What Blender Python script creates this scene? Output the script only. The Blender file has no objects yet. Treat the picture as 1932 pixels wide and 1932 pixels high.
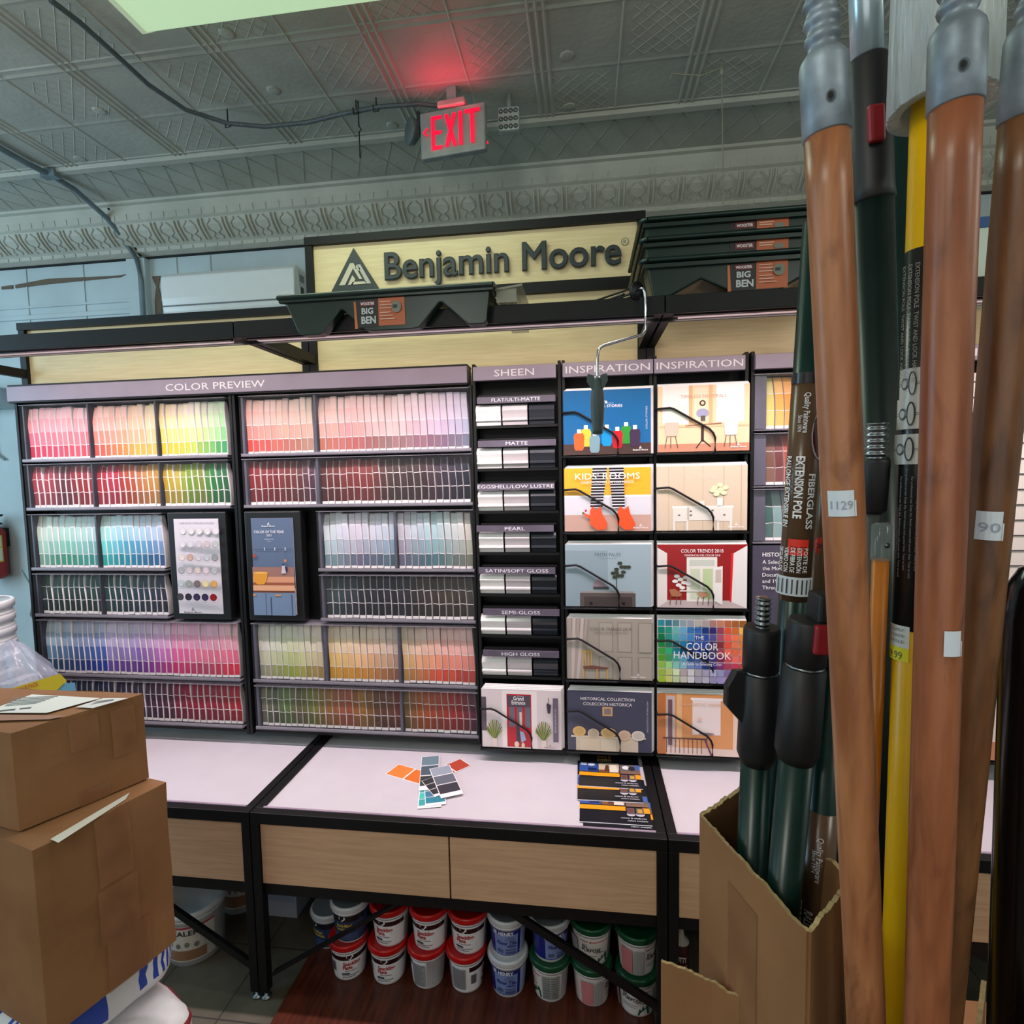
import bpy, math, random
from mathutils import Vector, Matrix, noise
random.seed(7)
S = bpy.context.scene
COL = S.collection
# ------------------------------------------------------------------ camera, world, light, exposure
CH = 1.9143; F = 1044.5; YAW, PIT, ROL = 0.13161, 0.07143, -0.02002
cam_pos = Vector((0, 0, CH))
_f = Vector((-math.sin(YAW)*math.cos(PIT), math.cos(YAW)*math.cos(PIT), -math.sin(PIT)))
_r = Vector((math.cos(YAW), math.sin(YAW), 0)); _u = _r.cross(_f)
CR = _r*math.cos(ROL) + _u*math.sin(ROL); CU = -_r*math.sin(ROL) + _u*math.cos(ROL); CF = _f
cd = bpy.data.cameras.new('camera'); cd.sensor_width = 36; cd.lens = F/1932*36; cd.clip_start = .02
cam = bpy.data.objects.new('camera', cd); COL.objects.link(cam); S.camera = cam
cam.matrix_world = Matrix(((CR.x, CU.x, -CF.x, cam_pos.x), (CR.y, CU.y, -CF.y, cam_pos.y), (CR.z, CU.z, -CF.z, cam_pos.z), (0, 0, 0, 1)))
w = bpy.data.worlds.new('world'); S.world = w; w.use_nodes = True
w.node_tree.nodes['Background'].inputs[0].default_value = (.5, .56, .6, 1)
w.node_tree.nodes['Background'].inputs[1].default_value = .3
S.view_settings.view_transform = 'Standard'; S.view_settings.look = 'None'
S.view_settings.exposure = 0; S.view_settings.gamma = 1
def area(name, loc, rot, sx, sy, power, col):
    l = bpy.data.lights.new(name, 'AREA'); l.shape = 'RECTANGLE'; l.size = sx; l.size_y = sy
    l.energy = power; l.color = col
    o = bpy.data.objects.new(name, l); o.location = loc; o.rotation_euler = rot; COL.objects.link(o)
    return o
# fluorescent rows of the shop, behind and beside the photographer
def lamp(name, loc, power, col, rad=.25):
    l = bpy.data.lights.new(name, 'POINT'); l.energy = power; l.color = col; l.shadow_soft_size = rad
    o = bpy.data.objects.new(name, l); o.location = loc; COL.objects.link(o); return o
for x, y, p in ((-1.0, -.9, 38), (-3.0, -.6, 22), (1.6, -.9, 34), (2.9, .4, 16)):
    lamp('shop_lamp', (x, y, 2.95), p, (.97, 1.0, .90))
area('low_front_fill', (-.6, -2.9, 1.45), (math.radians(90), 0, 0), 4.5, 1.8, 26, (1.0, .96, .92))  # added low fill behind the camera, brightening box fronts and the under-table space
area('ceiling_lamp_glow', (-.95, 1.66, 3.34), (0, 0, 0), 1.15, .22, 9, (.82, 1.0, .80))
# daylight from the shop front on the left
area('shopfront_daylight', (-4.6, 1.0, 2.2), (math.radians(90), 0, math.radians(-50)), 1.6, 2.0, 56, (.52, .80, 1.0))
# LED strips under the three canopy beams; an added fill stands in for their bounce
for x0, x1 in ((-2.62, -1.24), (-1.16, .22), (.30, 1.68)):
    area('canopy_led', ((x0+x1)/2, 1.885, 2.397), (math.radians(7), 0, 0), x1-x0, .03, 11, (1.0, .82, .87)).data.spread = math.radians(125)
    area('canopy_bounce_fill', ((x0+x1)/2, 1.905, 2.393), (math.radians(72), 0, 0), x1-x0, .02, 1.7, (1.0, .80, .72))

def ray(px, py): return CF + CR*((px-966)/F) - CU*((py-966)/F)
def P3(px, py, d): return cam_pos + ray(px, py)*d
def GZ(px, py, z):
    r = ray(px, py); return cam_pos + r*((z-CH)/r.z)
def GY(px, py, y):
    r = ray(px, py); return cam_pos + r*(y/r.y)

# ------------------------------------------------------------------ materials
def lin(c):
    return tuple(((v/255)/12.92 if v/255 <= .04045 else ((v/255+.055)/1.055)**2.4) for v in c[:3])
MATS = {}
def mat(name, rgb=None, rough=.5, metal=0, var=.08, vscale=12, stretch=(1, 1, 1), bump=0, bscale=60, alpha=1, emit=0, spec=.5, trans=0, second=None, coat=0):
    """procedural principled material; rgb None reads the printed colour of each face"""
    if name in MATS: return MATS[name]
    m = bpy.data.materials.new(name); m.use_nodes = True; MATS[name] = m
    N = m.node_tree.nodes; L = m.node_tree.links; b = N['Principled BSDF']
    b.inputs['Roughness'].default_value = rough; b.inputs['Metallic'].default_value = metal
    b.inputs['Specular IOR Level'].default_value = spec
    if coat: b.inputs['Coat Weight'].default_value = coat; b.inputs['Coat Roughness'].default_value = .1
    tc = N.new('ShaderNodeTexCoord'); mp = N.new('ShaderNodeMapping'); mp.inputs['Scale'].default_value = stretch
    L.new(tc.outputs['Object'], mp.inputs['Vector'])
    nz = N.new('ShaderNodeTexNoise'); nz.inputs['Scale'].default_value = vscale; nz.inputs['Detail'].default_value = 5
    L.new(mp.outputs[0], nz.inputs['Vector'])
    if rgb is None:
        a = N.new('ShaderNodeAttribute'); a.attribute_name = 'Col'; src = a.outputs['Color']
        mx = N.new('ShaderNodeMix'); mx.data_type = 'RGBA'; mx.blend_type = 'MULTIPLY'
        mx.inputs['Factor'].default_value = var
        L.new(src, mx.inputs['A']); L.new(nz.outputs['Color'], mx.inputs['B']); out = mx.outputs['Result']
    else:
        c = lin(rgb); c2 = lin(second) if second else tuple(v*(1-var*3) for v in c)
        rp = N.new('ShaderNodeValToRGB'); rp.color_ramp.elements[0].position = .36; rp.color_ramp.elements[1].position = .64
        rp.color_ramp.elements[0].color = (*c2, 1); rp.color_ramp.elements[1].color = (*c, 1)
        L.new(nz.outputs['Fac'], rp.inputs['Fac']); out = rp.outputs['Color']
    L.new(out, b.inputs['Base Color'])
    if emit: L.new(out, b.inputs['Emission Color']); b.inputs['Emission Strength'].default_value = emit
    if alpha < 1: b.inputs['Alpha'].default_value = alpha
    if trans: b.inputs['Transmission Weight'].default_value = trans
    if bump:
        n2 = N.new('ShaderNodeTexNoise'); n2.inputs['Scale'].default_value = bscale; n2.inputs['Detail'].default_value = 4
        L.new(mp.outputs[0], n2.inputs['Vector'])
        bp = N.new('ShaderNodeBump'); bp.inputs['Strength'].default_value = bump; bp.inputs['Distance'].default_value = .01
        L.new(n2.outputs['Fac'], bp.inputs['Height']); L.new(bp.outputs[0], b.inputs['Normal'])
    return m
PRINT = mat('printed_paper', None, .45, var=.05)
GLOSSP = mat('printed_gloss', None, .25, var=.05)
BLACK = mat('black_powder_coat', (13, 13, 15), .5, spec=.3, var=.1, bump=.02, bscale=300)
DARK = mat('charcoal_plastic', (16, 17, 20), .45)
LAV = mat('lavender_sign_plastic', (152, 136, 156), .38, var=.02)
PANEL = mat('pale_ash_laminate', (232, 212, 166), .5, var=.05, vscale=5, stretch=(1.2, 1, 26), second=(222, 199, 152))
DRAWW = mat('tan_ash_laminate', (208, 166, 132), .5, vscale=5, stretch=(1.2, 1, 24), second=(196, 154, 121))
WHITE = mat('white_laminate', (200, 194, 200), .35, var=.01)
CARD = mat('brown_cardboard', (144, 101, 63), .8, var=.05, vscale=6, bump=.06, bscale=25, second=(130, 89, 53))
CARDL = mat('torn_cardboard_edge', (196, 170, 122), .9, var=.1, vscale=60)
TAPE = mat('clear_tan_tape', (166, 118, 84), .18, var=.08, vscale=20, alpha=.55)
GREEN = mat('dark_green_plastic', (7, 38, 33), .35, var=.1)
GRNP = mat('dark_green_fiberglass', (4, 44, 40), .3, var=.1, vscale=30)
STEEL = mat('brushed_steel', (150, 155, 160), .3, 1, bump=.03, bscale=120)
ZINC = mat('cast_zinc', (150, 162, 174), .5, .55, var=.16, vscale=30, bump=.07, bscale=45)
def pwood(n, a, b, c):
    m = mat(n, a, .36, vscale=9, stretch=(7, 7, .8), second=b, bump=.03, bscale=40)
    N = m.node_tree.nodes; L = m.node_tree.links; bs = N['Principled BSDF']; src = bs.inputs['Base Color'].links[0].from_socket
    tc = N.new('ShaderNodeTexCoord'); mp = N.new('ShaderNodeMapping'); mp.inputs['Scale'].default_value = (1.6, 1.6, .42); L.new(tc.outputs['Object'], mp.inputs['Vector'])
    nz = N.new('ShaderNodeTexNoise'); nz.inputs['Scale'].default_value = 26; nz.inputs['Detail'].default_value = 6; nz.inputs['Distortion'].default_value = 1.2; L.new(mp.outputs[0], nz.inputs['Vector'])
    rp = N.new('ShaderNodeValToRGB'); rp.color_ramp.elements[0].position = .55; rp.color_ramp.elements[1].position = .74; rp.color_ramp.elements[0].color = (0, 0, 0, 1); rp.color_ramp.elements[1].color = (.75, .75, .75, 1)
    L.new(nz.outputs['Fac'], rp.inputs['Fac']); mx = N.new('ShaderNodeMix'); mx.data_type = 'RGBA'; L.new(rp.outputs['Color'], mx.inputs['Factor']); L.new(src, mx.inputs['A']); mx.inputs['B'].default_value = (*lin(c), 1); L.new(mx.outputs['Result'], bs.inputs['Base Color'])
    return m
PW = [pwood('honey_pole_wood', (176, 116, 76), (140, 84, 52), (96, 52, 32)), pwood('reddish_pole_wood', (160, 96, 62), (128, 70, 42), (92, 46, 26)), pwood('brown_pole_wood', (128, 84, 50), (98, 60, 34), (62, 36, 20))]
CLEAR = mat('clear_acrylic', (215, 218, 225), .08, alpha=.015, var=0, spec=.25)
ACR = mat('acrylic_edge', (150, 146, 156), .2, alpha=.6, var=.02)
WPL = mat('white_plastic', (225, 226, 228), .35, var=.02)
WALLM = mat('blue_grey_painted_plaster', (186, 200, 204), .55, var=.04, vscale=3, bump=.12, bscale=12)
TIN = mat('pressed_tin_paint', (184, 184, 172), .6, var=.05, vscale=4, bump=.25, bscale=45)

# ------------------------------------------------------------------ mesh builder
class MB:
    def __init__(s): s.v = []; s.f = []; s.c = []; s.m = []; s.sm = []
    def add(s, vs, fs, col=(200, 200, 200), mi=0, smooth=False):
        n = len(s.v); s.v += [Vector(v) for v in vs]
        s.f += [tuple(i+n for i in f) for f in fs]; k = len(fs); s.c += [col]*k; s.m += [mi]*k; s.sm += [smooth]*k
    def box(s, x0, x1, y0, y1, z0, z1, col=(200, 200, 200), mi=0):
        s.add([(x, y, z) for z in (z0, z1) for y in (y0, y1) for x in (x0, x1)],
              [(0, 2, 3, 1), (4, 5, 7, 6), (0, 1, 5, 4), (2, 6, 7, 3), (0, 4, 6, 2), (1, 3, 7, 5)], col, mi)
    def obox(s, a, b, wv, hv, col=(200, 200, 200), mi=0):
        """bar from a to b; wv, hv half vectors across"""
        a, b, wv, hv = Vector(a), Vector(b), Vector(wv), Vector(hv)
        s.add([p+sw*wv+sh*hv for p in (a, b) for sh in (-1, 1) for sw in (-1, 1)],
              [(0, 2, 3, 1), (4, 5, 7, 6), (0, 1, 5, 4), (2, 6, 7, 3), (0, 4, 6, 2), (1, 3, 7, 5)], col, mi)
    def prism(s, poly, d, col=(200, 200, 200), mi=0, cap=True, smooth=False):
        d = Vector(d); n = len(poly); P = [Vector(p) for p in poly]
        fs = [(i, (i+1) % n, (i+1) % n+n, i+n) for i in range(n)]
        if cap: fs += [tuple(range(n))[::-1], tuple(range(n, 2*n))]
        s.add(P+[p+d for p in P], fs, col, mi, smooth)
    def lathe(s, prof, a, b, n=24, col=(200, 200, 200), mi=0, cols=None, caps=True):
        """prof: list of (t metres from a along a->b, radius)"""
        a, b = Vector(a), Vector(b); ax = (b-a).normalized()
        e1 = ax.cross(Vector((0, 0, 1)) if abs(ax.z) < .9 else Vector((0, 1, 0))).normalized(); e2 = ax.cross(e1)
        vs = []
        for t, r in prof:
            for k in range(n):
                q = 2*math.pi*k/n; vs.append(a+ax*t+e1*(r*math.cos(q))+e2*(r*math.sin(q)))
        base = len(s.v); s.v += vs
        for i in range(len(prof)-1):
            c = cols[i] if cols else col
            for k in range(n):
                s.f.append((base+i*n+k, base+i*n+(k+1) % n, base+(i+1)*n+(k+1) % n, base+(i+1)*n+k))
                s.c.append(c); s.m.append(mi); s.sm.append(True)
        if caps:
            for i, rv in ((0, True), (len(prof)-1, False)):
                if prof[i][1] > 1e-6:
                    q = [base+i*n+k for k in range(n)]; s.f.append(tuple(q[::-1] if rv else q))
                    s.c.append(cols[min(i, len(cols)-1)] if cols else col); s.m.append(mi); s.sm.append(False)
    def cyl(s, a, b, r, n=20, col=(200, 200, 200), mi=0, r2=None):
        s.lathe([(0, r), ((Vector(b)-Vector(a)).length, r if r2 is None else r2)], a, b, n, col, mi)
    def tube(s, pts, r, n=8, col=(200, 200, 200), mi=0):
        P = [Vector(p) for p in pts]; rings = []; up = Vector((0, 0, 1))
        for i, p in enumerate(P):
            t = (P[min(i+1, len(P)-1)]-P[max(i-1, 0)]).normalized()
            e1 = t.cross(up)
            if e1.length < .05: e1 = t.cross(Vector((0, 1, 0)))
            e1.normalize(); e2 = t.cross(e1).normalized()
            rings.append([p+e1*(r*math.cos(2*math.pi*k/n))+e2*(r*math.sin(2*math.pi*k/n)) for k in range(n)])
        vs = [q for R in rings for q in R]; fs = []
        for i in range(len(P)-1):
            for k in range(n): fs.append((i*n+k, i*n+(k+1) % n, (i+1)*n+(k+1) % n, (i+1)*n+k))
        s.add(vs, fs, col, mi, True)
        s.add(rings[0], [tuple(range(n))[::-1]], col, mi); s.add(rings[-1], [tuple(range(n))], col, mi)
    def build(s, name, mats, parent=None, bevel=0, origin=None):
        if not isinstance(mats, (list, tuple)): mats = [mats]
        me = bpy.data.meshes.new(name); o = bpy.data.objects.new(name, me)
        if parent: org = Vector(parent['_o'])
        else:
            if origin is None:
                lo = [min(v[i] for v in s.v) for i in range(3)]; hi = [max(v[i] for v in s.v) for i in range(3)]
                origin = ((lo[0]+hi[0])/2, (lo[1]+hi[1])/2, lo[2])
            org = Vector(origin); o.location = org
        me.from_pydata([v-org for v in s.v], [], s.f)
        for m in mats: me.materials.append(m)
        for p, i, sm in zip(me.polygons, s.m, s.sm): p.material_index = i; p.use_smooth = sm
        a = me.color_attributes.new('Col', 'FLOAT_COLOR', 'CORNER'); buf = []
        for f, c in zip(s.f, s.c): buf += [*lin(c), 1.0]*len(f)
        a.data.foreach_set('color', buf); me.update()
        if bevel:
            b = o.modifiers.new('bevel', 'BEVEL'); b.width = bevel; b.segments = 2; b.limit_method = 'ANGLE'
        COL.objects.link(o); o['_o'] = tuple(org)
        if parent: o.parent = parent
        return o
def tag(o, label, cat, group=None, kind=None):
    o['label'] = label; o['category'] = cat
    if group: o['group'] = group
    if kind: o['kind'] = kind
    return o
def thing(name, loc, label, cat, group=None):
    o = bpy.data.objects.new(name, None); o.empty_display_size = .05; o.location = loc; COL.objects.link(o)
    o['_o'] = tuple(loc); tag(o, label, cat, group); return o
def struct(name, mb, m, label=None, bevel=0):
    o = mb.build(name, m, bevel=bevel); o['kind'] = 'structure'
    return o
def dup(root, d, label):
    c = root.copy(); COL.objects.link(c); c.location = root.location+Vector(d); c['label'] = label
    for ch in list(root.children):
        k = ch.copy(); COL.objects.link(k); k.parent = c
        for g in ch.children:
            q = g.copy(); COL.objects.link(q); q.parent = k
    return c

# ------------------------------------------------------------------ flat and wrapped artwork
TC = {}
def textmesh(t, bold):
    if (t, bold) in TC: return TC[(t, bold)]
    c = bpy.data.curves.new('lettering', 'FONT'); c.body = t; c.resolution_u = 2
    c.offset = bold; c.align_x = 'LEFT'
    o = bpy.data.objects.new('lettering', c); me = o.to_mesh()
    v = [(q.co.x, q.co.y) for q in me.vertices]; f = [tuple(p.vertices) for p in me.polygons]
    o.to_mesh_clear(); bpy.data.objects.remove(o); bpy.data.curves.remove(c)
    if not v: v = [(0, 0)]; f = []
    x0 = min(a for a, _ in v); x1 = max(a for a, _ in v); y0 = min(b for _, b in v); y1 = max(b for _, b in v)
    TC[(t, bold)] = (v, f, x0, x1, y0, y1); return TC[(t, bold)]
class Art:
    """drawing in fractions of a W x H sheet, (0,0) top left, on any surface fn(x, y, lift)"""
    def __init__(s, mb, fn, W, H, curved=False, mi=0, step=.0004, l0=1): s.mb = mb; s.fn = fn; s.W = W; s.H = H; s.l = l0; s.cv = curved; s.mi = mi; s.st = step
    def _p(s, pts, fs, col):
        s.l += 1; s.mb.add([s.fn(x*s.W, y*s.H, s.l*s.st) for x, y in pts], fs, col, s.mi)
    def rect(s, x0, y0, x1, y1, col):
        nx = max(1, int((x1-x0)*s.cv)) if s.cv else 1; ny = max(1, int((y1-y0)*s.cv)) if s.cv else 1
        pts = [(x0+(x1-x0)*i/nx, y0+(y1-y0)*j/ny) for j in range(ny+1) for i in range(nx+1)]
        s._p(pts, [(j*(nx+1)+i, (j+1)*(nx+1)+i, (j+1)*(nx+1)+i+1, j*(nx+1)+i+1) for j in range(ny) for i in range(nx)], col)
    def poly(s, pts, col): s._p(pts, [tuple(range(len(pts)))], col)
    def ell(s, cx, cy, rx, ry, col, n=16): s.poly([(cx+rx*math.cos(2*math.pi*k/n), cy-ry*math.sin(2*math.pi*k/n)) for k in range(n)], col)
    def line(s, x0, y0, x1, y1, t, col):
        dx, dy = (x1-x0)*s.W, (y1-y0)*s.H; d = math.hypot(dx, dy) or 1; nx, ny = -dy/d*t/2, dx/d*t/2
        s.poly([(x0+nx/s.W, y0+ny/s.H), (x1+nx/s.W, y1+ny/s.H), (x1-nx/s.W, y1-ny/s.H), (x0-nx/s.W, y0-ny/s.H)], col)
    def text(s, t, cx, cy, h, col, w=None, rot=0, bold=0, al='c'):
        """h: height as a fraction of H (or of W when rotated); w: total width as a fraction"""
        v, f, x0, x1, y0, y1 = textmesh(t, bold)
        hm = h*(s.W if rot else s.H); k = hm/.72; kx = k
        if w: kx = w*(s.H if rot else s.W)/max(x1-x0, 1e-4)
        ox = (x0+x1)/2 if al == 'c' else x0
        pts = []
        for a, b in v:
            X = (a-ox)*kx; Y = -(b-.35)*k
            if rot == 90: X, Y = -Y, X     # reads downwards
            if rot == -90: X, Y = Y, -X
            pts.append((cx+X/s.W, cy+Y/s.H))
        s._p(pts, f, col)
    def logo(s, cx, cy, h, col, name=True):
        hx = h*s.H/s.W*.55
        for (a, b) in (((0, -.5), (-1, .5)), ((0, -.5), (1, .5)), ((-1, .5), (1, .5)), ((0, -.05), (-.5, .5)), ((0, -.05), (.5, .5))):
            s.line(cx+a[0]*hx, cy+a[1]*h, cx+b[0]*hx, cy+b[1]*h, h*s.H*.12, col)
        if name: s.text('Benjamin Moore', cx, cy+h*1.15, h*.62, col, w=h*s.H/s.W*6.5, bold=.02)
def flat(O, U, D):
    """O top-left, U unit right, D unit down"""
    O, U, D = Vector(O), Vector(U).normalized(), Vector(D).normalized(); N = D.cross(U).normalized()
    if N.dot(O-cam_pos) > 0: N = -N
    return lambda x, y, l: O+U*x+D*y+N*l
def wrap(A, B, r, r2=None, vertical_text=False, off=0, face=None):
    """cylinder A(top)->B(bottom) facing the camera. x around, y down; vertical_text: x down the pole, y to the left"""
    A, B = Vector(A), Vector(B); ax = (B-A).normalized(); L = (B-A).length; r2 = r if r2 is None else r2
    to = ((cam_pos if face is None else Vector(face))-A); to = (to-ax*to.dot(ax)).normalized(); rt = ax.cross(to).normalized()
    if rt.dot(CR) < 0: rt = -rt
    def fn(x, y, l):
        if vertical_text: t, s_ = x, -y
        else: t, s_ = y, x
        rr = r+(r2-r)*t/L; q = s_/r+off
        return A+ax*t+(to*math.cos(q)+rt*math.sin(q))*(rr+l)
    return fn

# ------------------------------------------------------------------ the room
m = MB(); m.box(-5, 3.6, -3, 3.3, -.1, 0)
FL = mat('worn_vinyl_tile', (96, 88, 74), .6, var=.1, vscale=8)
def tiles(mt, sc, dark):
    N = mt.node_tree.nodes; L = mt.node_tree.links; b = N['Principled BSDF']
    br = N.new('ShaderNodeTexBrick'); br.offset = 0; br.inputs['Scale'].default_value = sc; br.inputs['Mortar Size'].default_value = .01
    br.inputs['Brick Width'].default_value = 1; br.inputs['Row Height'].default_value = 1
    src = b.inputs['Base Color'].links[0].from_socket; br.inputs['Mortar'].default_value = (*lin(dark), 1)
    L.new(src, br.inputs['Color1']); L.new(src, br.inputs['Color2'])
    tc = N.new('ShaderNodeTexCoord'); L.new(tc.outputs['Object'], br.inputs['Vector']); L.new(br.outputs['Color'], b.inputs['Base Color'])
tiles(FL, 3.28, (50, 46, 40))
struct('floor', m, FL)
m = MB(); m.box(-5, 3.6, 3.14, 3.3, 0, 3.3)
# panelling of the old wall: boards, batten, rails
for x in (-4.6, -4.2, -3.87, -3.45, -3.05, -2.42, -2.2, -1.3, -.8):
    m.box(x-.004, x+.004, 3.134, 3.142, 1.0 if x < -2.6 else 2.9, 3.24)
m.box(-3.55, -3.50, 3.118, 3.142, .1, 2.66); m.box(-3.34, -3.29, 3.12, 3.142, .1, 2.3)
m.box(-5, -2.67, 3.125, 3.142, 2.93, 2.955); m.box(-5, -2.67, 3.128, 3.142, 3.0, 3.012); m.box(-5, -2.6, 3.128, 3.142, 2.80, 2.815)
m.box(-2.72, -2.60, 3.10, 3.142, 2.3, 3.24)
struct('wall_back', m, WALLM)
m = MB()
for poly in ([(-3.63, 3.145), (-3.55, 3.15), (-3.55, 3.128), (-3.63, 3.128)], [(-3.53, 3.15), (-3.3, 3.172), (-2.85, 3.16), (-2.76, 3.163), (-2.8, 3.15), (-3.0, 3.146), (-3.3, 3.14), (-3.53, 3.13)],
             [(-2.585, 3.14), (-2.53, 3.14), (-2.545, 3.08), (-2.53, 3.0), (-2.535, 2.88), (-2.58, 2.88), (-2.575, 3.0), (-2.56, 3.08)]):
    m.prism([(x, 3.1335 if x < -2.7 else 3.1335, z) for x, z in poly], (0, .006, 0), (112, 98, 84))
tag(m.build('peeling_paint_patch', mat('bare_brown_plaster', None, .9, var=.3)), 'brown bare patches where the blue wall paint has peeled off', 'peeled paint')
m = MB(); m.box(-5.1, -5, -3, 3.3, 0, 3.6); struct('wall_left', m, WALLM)
m = MB(); m.box(3.6, 3.7, -3, 3.3, 0, 3.6); struct('wall_right', m, WALLM)
m = MB(); m.box(-5.1, 3.7, -3.1, -3, 0, 3.6); struct('wall_front', m, WALLM)
# pressed tin ceiling: battens, cross ribs, diamond fields
m = MB(); m.box(-5, 3.6, -3, 3.3, 3.5, 3.6)
bx = [-1.95+.6*k for k in range(-5, 10)]
for x in bx:
    for d in (-.028, 0, .028): m.prism([(x+d-.008, -3, 3.5), (x+d+.008, -3, 3.5), (x+d, -3, 3.495)], (0, 5.62, 0))
    m.prism([(x+.294, -3, 3.5), (x+.306, -3, 3.5), (x+.3, -3, 3.496)], (0, 5.62, 0))
ys = [2.62-.30*k for k in range(0, 16)]
for i, y in enumerate(ys):
    t = .0025 if i % 2 else .004
    m.prism([(-5, y-.012, 3.5), (-5, y+.012, 3.5), (-5, y, 3.5-t)], (8.6, 0, 0))
    if i % 2 == 0:
        m.prism([(-5, y-.04, 3.5), (-5, y-.03, 3.5), (-5, y-.035, 3.4965)], (8.6, 0, 0))
for ix, x in enumerate(bx):
    for iy in range(0, 9):
        for sx in (0, .3):
            if (ix*2+int(sx > 0)+iy) % 2: continue
            cx, cy = x+sx+.15, ys[iy]-.15
            if cy < .9: continue
            hs = .115
            for k in range(-3, 4):
                for sg in (1, -1):
                    o = k*.058
                    if o >= 0: p, q = (-hs+o, -hs), (hs, hs-o)
                    else: p, q = (-hs, -hs-o), (hs+o, hs)
                    p, q = Vector((cx+p[0], cy+sg*p[1], 3.4997)), Vector((cx+q[0], cy+sg*q[1], 3.4997))
                    d = (q-p).normalized().cross(Vector((0, 0, 1)))*.0028
                    m.add([p-d, p+d, q+d, q-d, p+Vector((0, 0, -.0014)), q+Vector((0, 0, -.0014))], [(0, 4, 5, 3), (1, 2, 5, 4)])
for k in range(0, 60, 2):      # small embossed rosettes along the panels
    x = bx[k % 14]+(.1 if k % 3 else .5); y = 2.55-.3*(k//12)
    m.lathe([(0, .03), (.004, .022), (.003, .012), (.006, 0)], (x, y, 3.5), (x, y, 3.4), 8)
struct('ceiling', m, TIN)
# frieze, cove and cornice of pressed tin
m = MB()
prof = [(2.60, 3.502), (2.61, 3.485), (2.64, 3.482), (2.655, 3.497), (2.95, 3.497), (2.955, 3.485), (2.975, 3.48), (2.985, 3.44), (2.99, 3.405), (3.005, 3.395), (3.02, 3.36), (3.05, 3.33), (3.085, 3.305), (3.10, 3.295), (3.105, 3.275), (3.125, 3.265), (3.14, 3.255), (3.15, 3.255), (3.15, 3.51), (2.6, 3.51)]
m.prism([(-5, y, z) for y, z in prof], (8.6, 0, 0))
for k in range(-30, 24):  # cross-hatch ribs on the frieze band
    x = k*.15
    for sg in (1, -1):
        m.obox((x, 2.67, 3.4965), (x+sg*.13, 2.93, 3.4965), (.0025, 0, 0), (0, 0, .0018))
for k in range(0, 110):
    x = -4.95+k*.078
    if x > 3.5: break
    m.obox((x, 2.988, 3.44), (x, 2.993, 3.408), (.012, 0, 0), (0, .006, .002))
    m.obox((x, 3.101, 3.293), (x, 3.106, 3.276), (.02, 0, 0), (0, .005, .002))
for k in range(0, 58):
    x = -4.9+k*.148
    if x > 3.5: break
    arc = [(3.006, 3.392), (3.018, 3.362), (3.045, 3.334), (3.08, 3.308)]
    for sx, dd in ((-.062, 0), (.062, 0)):
        m.tube([(x+sx*(1-.5*abs(i-1.5)/1.5*0), y-.003, z-.003) for i, (y, z) in enumerate(arc)], .0065, 6)
    for sg in (-1, 1):
        m.tube([(x+sg*.012, 3.008, 3.384), (x+sg*.038, 3.018, 3.362), (x+sg*.036, 3.038, 3.34), (x+sg*.01, 3.05, 3.328), (x+sg*.03, 3.07, 3.315), (x+sg*.02, 3.08, 3.305)], .006, 6)
struct('trim_1', m, TIN)
m = MB(); m.box(-5, 3.6, 3.122, 3.14, 3.244, 3.252)
m.obox((-2.70, 2.975, 3.478), (-2.64, 3.125, 3.26), (.006, 0, 0), (0, .003, .003))
struct('trim_2', m, mat('dark_open_joint', (28, 32, 34), .9))
m = MB(); m.box(-3.46, -3.0, 3.11, 3.139, 2.30, 2.72); m.box(-3.43, -3.03, 3.10, 3.115, 2.33, 2.69, mi=1)
for k in range(7): m.box(-3.43+k*.06, -3.405+k*.06, 3.085, 3.10, 2.33, 2.69, mi=2)
struct('window_1', m, [WALLM, mat('daylit_pane', (178, 182, 232), .5, emit=.55, var=.02), mat('lilac_curtain_pleats', (170, 172, 220), .7, emit=.25)])  # daylight through pane and curtain is put in as faint emission

# ------------------------------------------------------------------ things on ceiling and wall
t = thing('fluorescent_light', (-1.0, 1.63, 3.35), 'long wraparound fluorescent ceiling light glowing pale green at the top edge', 'ceiling light')
m = MB()
pr = [(1.46, 3.5), (1.46, 3.45), (1.475, 3.42), (1.52, 3.382), (1.76, 3.382), (1.80, 3.42), (1.82, 3.44), (1.82, 3.5)]
m.prism([(-1.41, y, z) for y, z in pr], (1.22, 0, 0)); 
m.build('diffuser', mat('glowing_diffuser', (196, 226, 184), .4, emit=.62, var=.0), t)
m = MB()
for x in (-1.43, -.19): m.prism([(x, y, z) for y, z in [(1.456, 3.5), (1.456, 3.447), (1.472, 3.417), (1.519, 3.379), (1.762, 3.379), (1.803, 3.417), (1.823, 3.44), (1.823, 3.5)]], (.02, 0, 0))
m.box(-1.42, -.18, 1.795, 1.812, 3.425, 3.44)
m.build('end_cap', mat('cream_light_body', (214, 232, 196), .4, emit=.25, var=0), t)

ex = Vector((-.525, 2.36, 3.325)); ang = math.radians(7)
U = Vector((math.cos(ang), math.sin(ang)*-1, 0)); Vv = Vector((0, 0, 1)); Nn = Vector((-math.sin(ang), -math.cos(ang), 0))
t = thing('exit_sign', tuple(ex), 'grey ceiling-hung sign with red glowing letters and a left arrow', 'exit sign')
m = MB(); hw, hh = .142, .092
m.obox(ex-Vv*hh, ex+Vv*hh, U*hw, Nn*.018); b = m.build('housing', mat('grey_sign_housing', (150, 154, 152), .45), t, bevel=.006)
m = MB(); m.obox(ex+Vv*.094, ex+Vv*.122, U*.06, Nn*.03); m.build('mounting_canopy', mat('pinkish_mount', (176, 150, 150), .4), t, bevel=.006)
m = MB(); m.obox(ex+Vv*.122, (ex.x, ex.y, 3.499), U*.02, Nn*.02); m.build('stem', mat('grey_sign_housing'), t)
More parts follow.
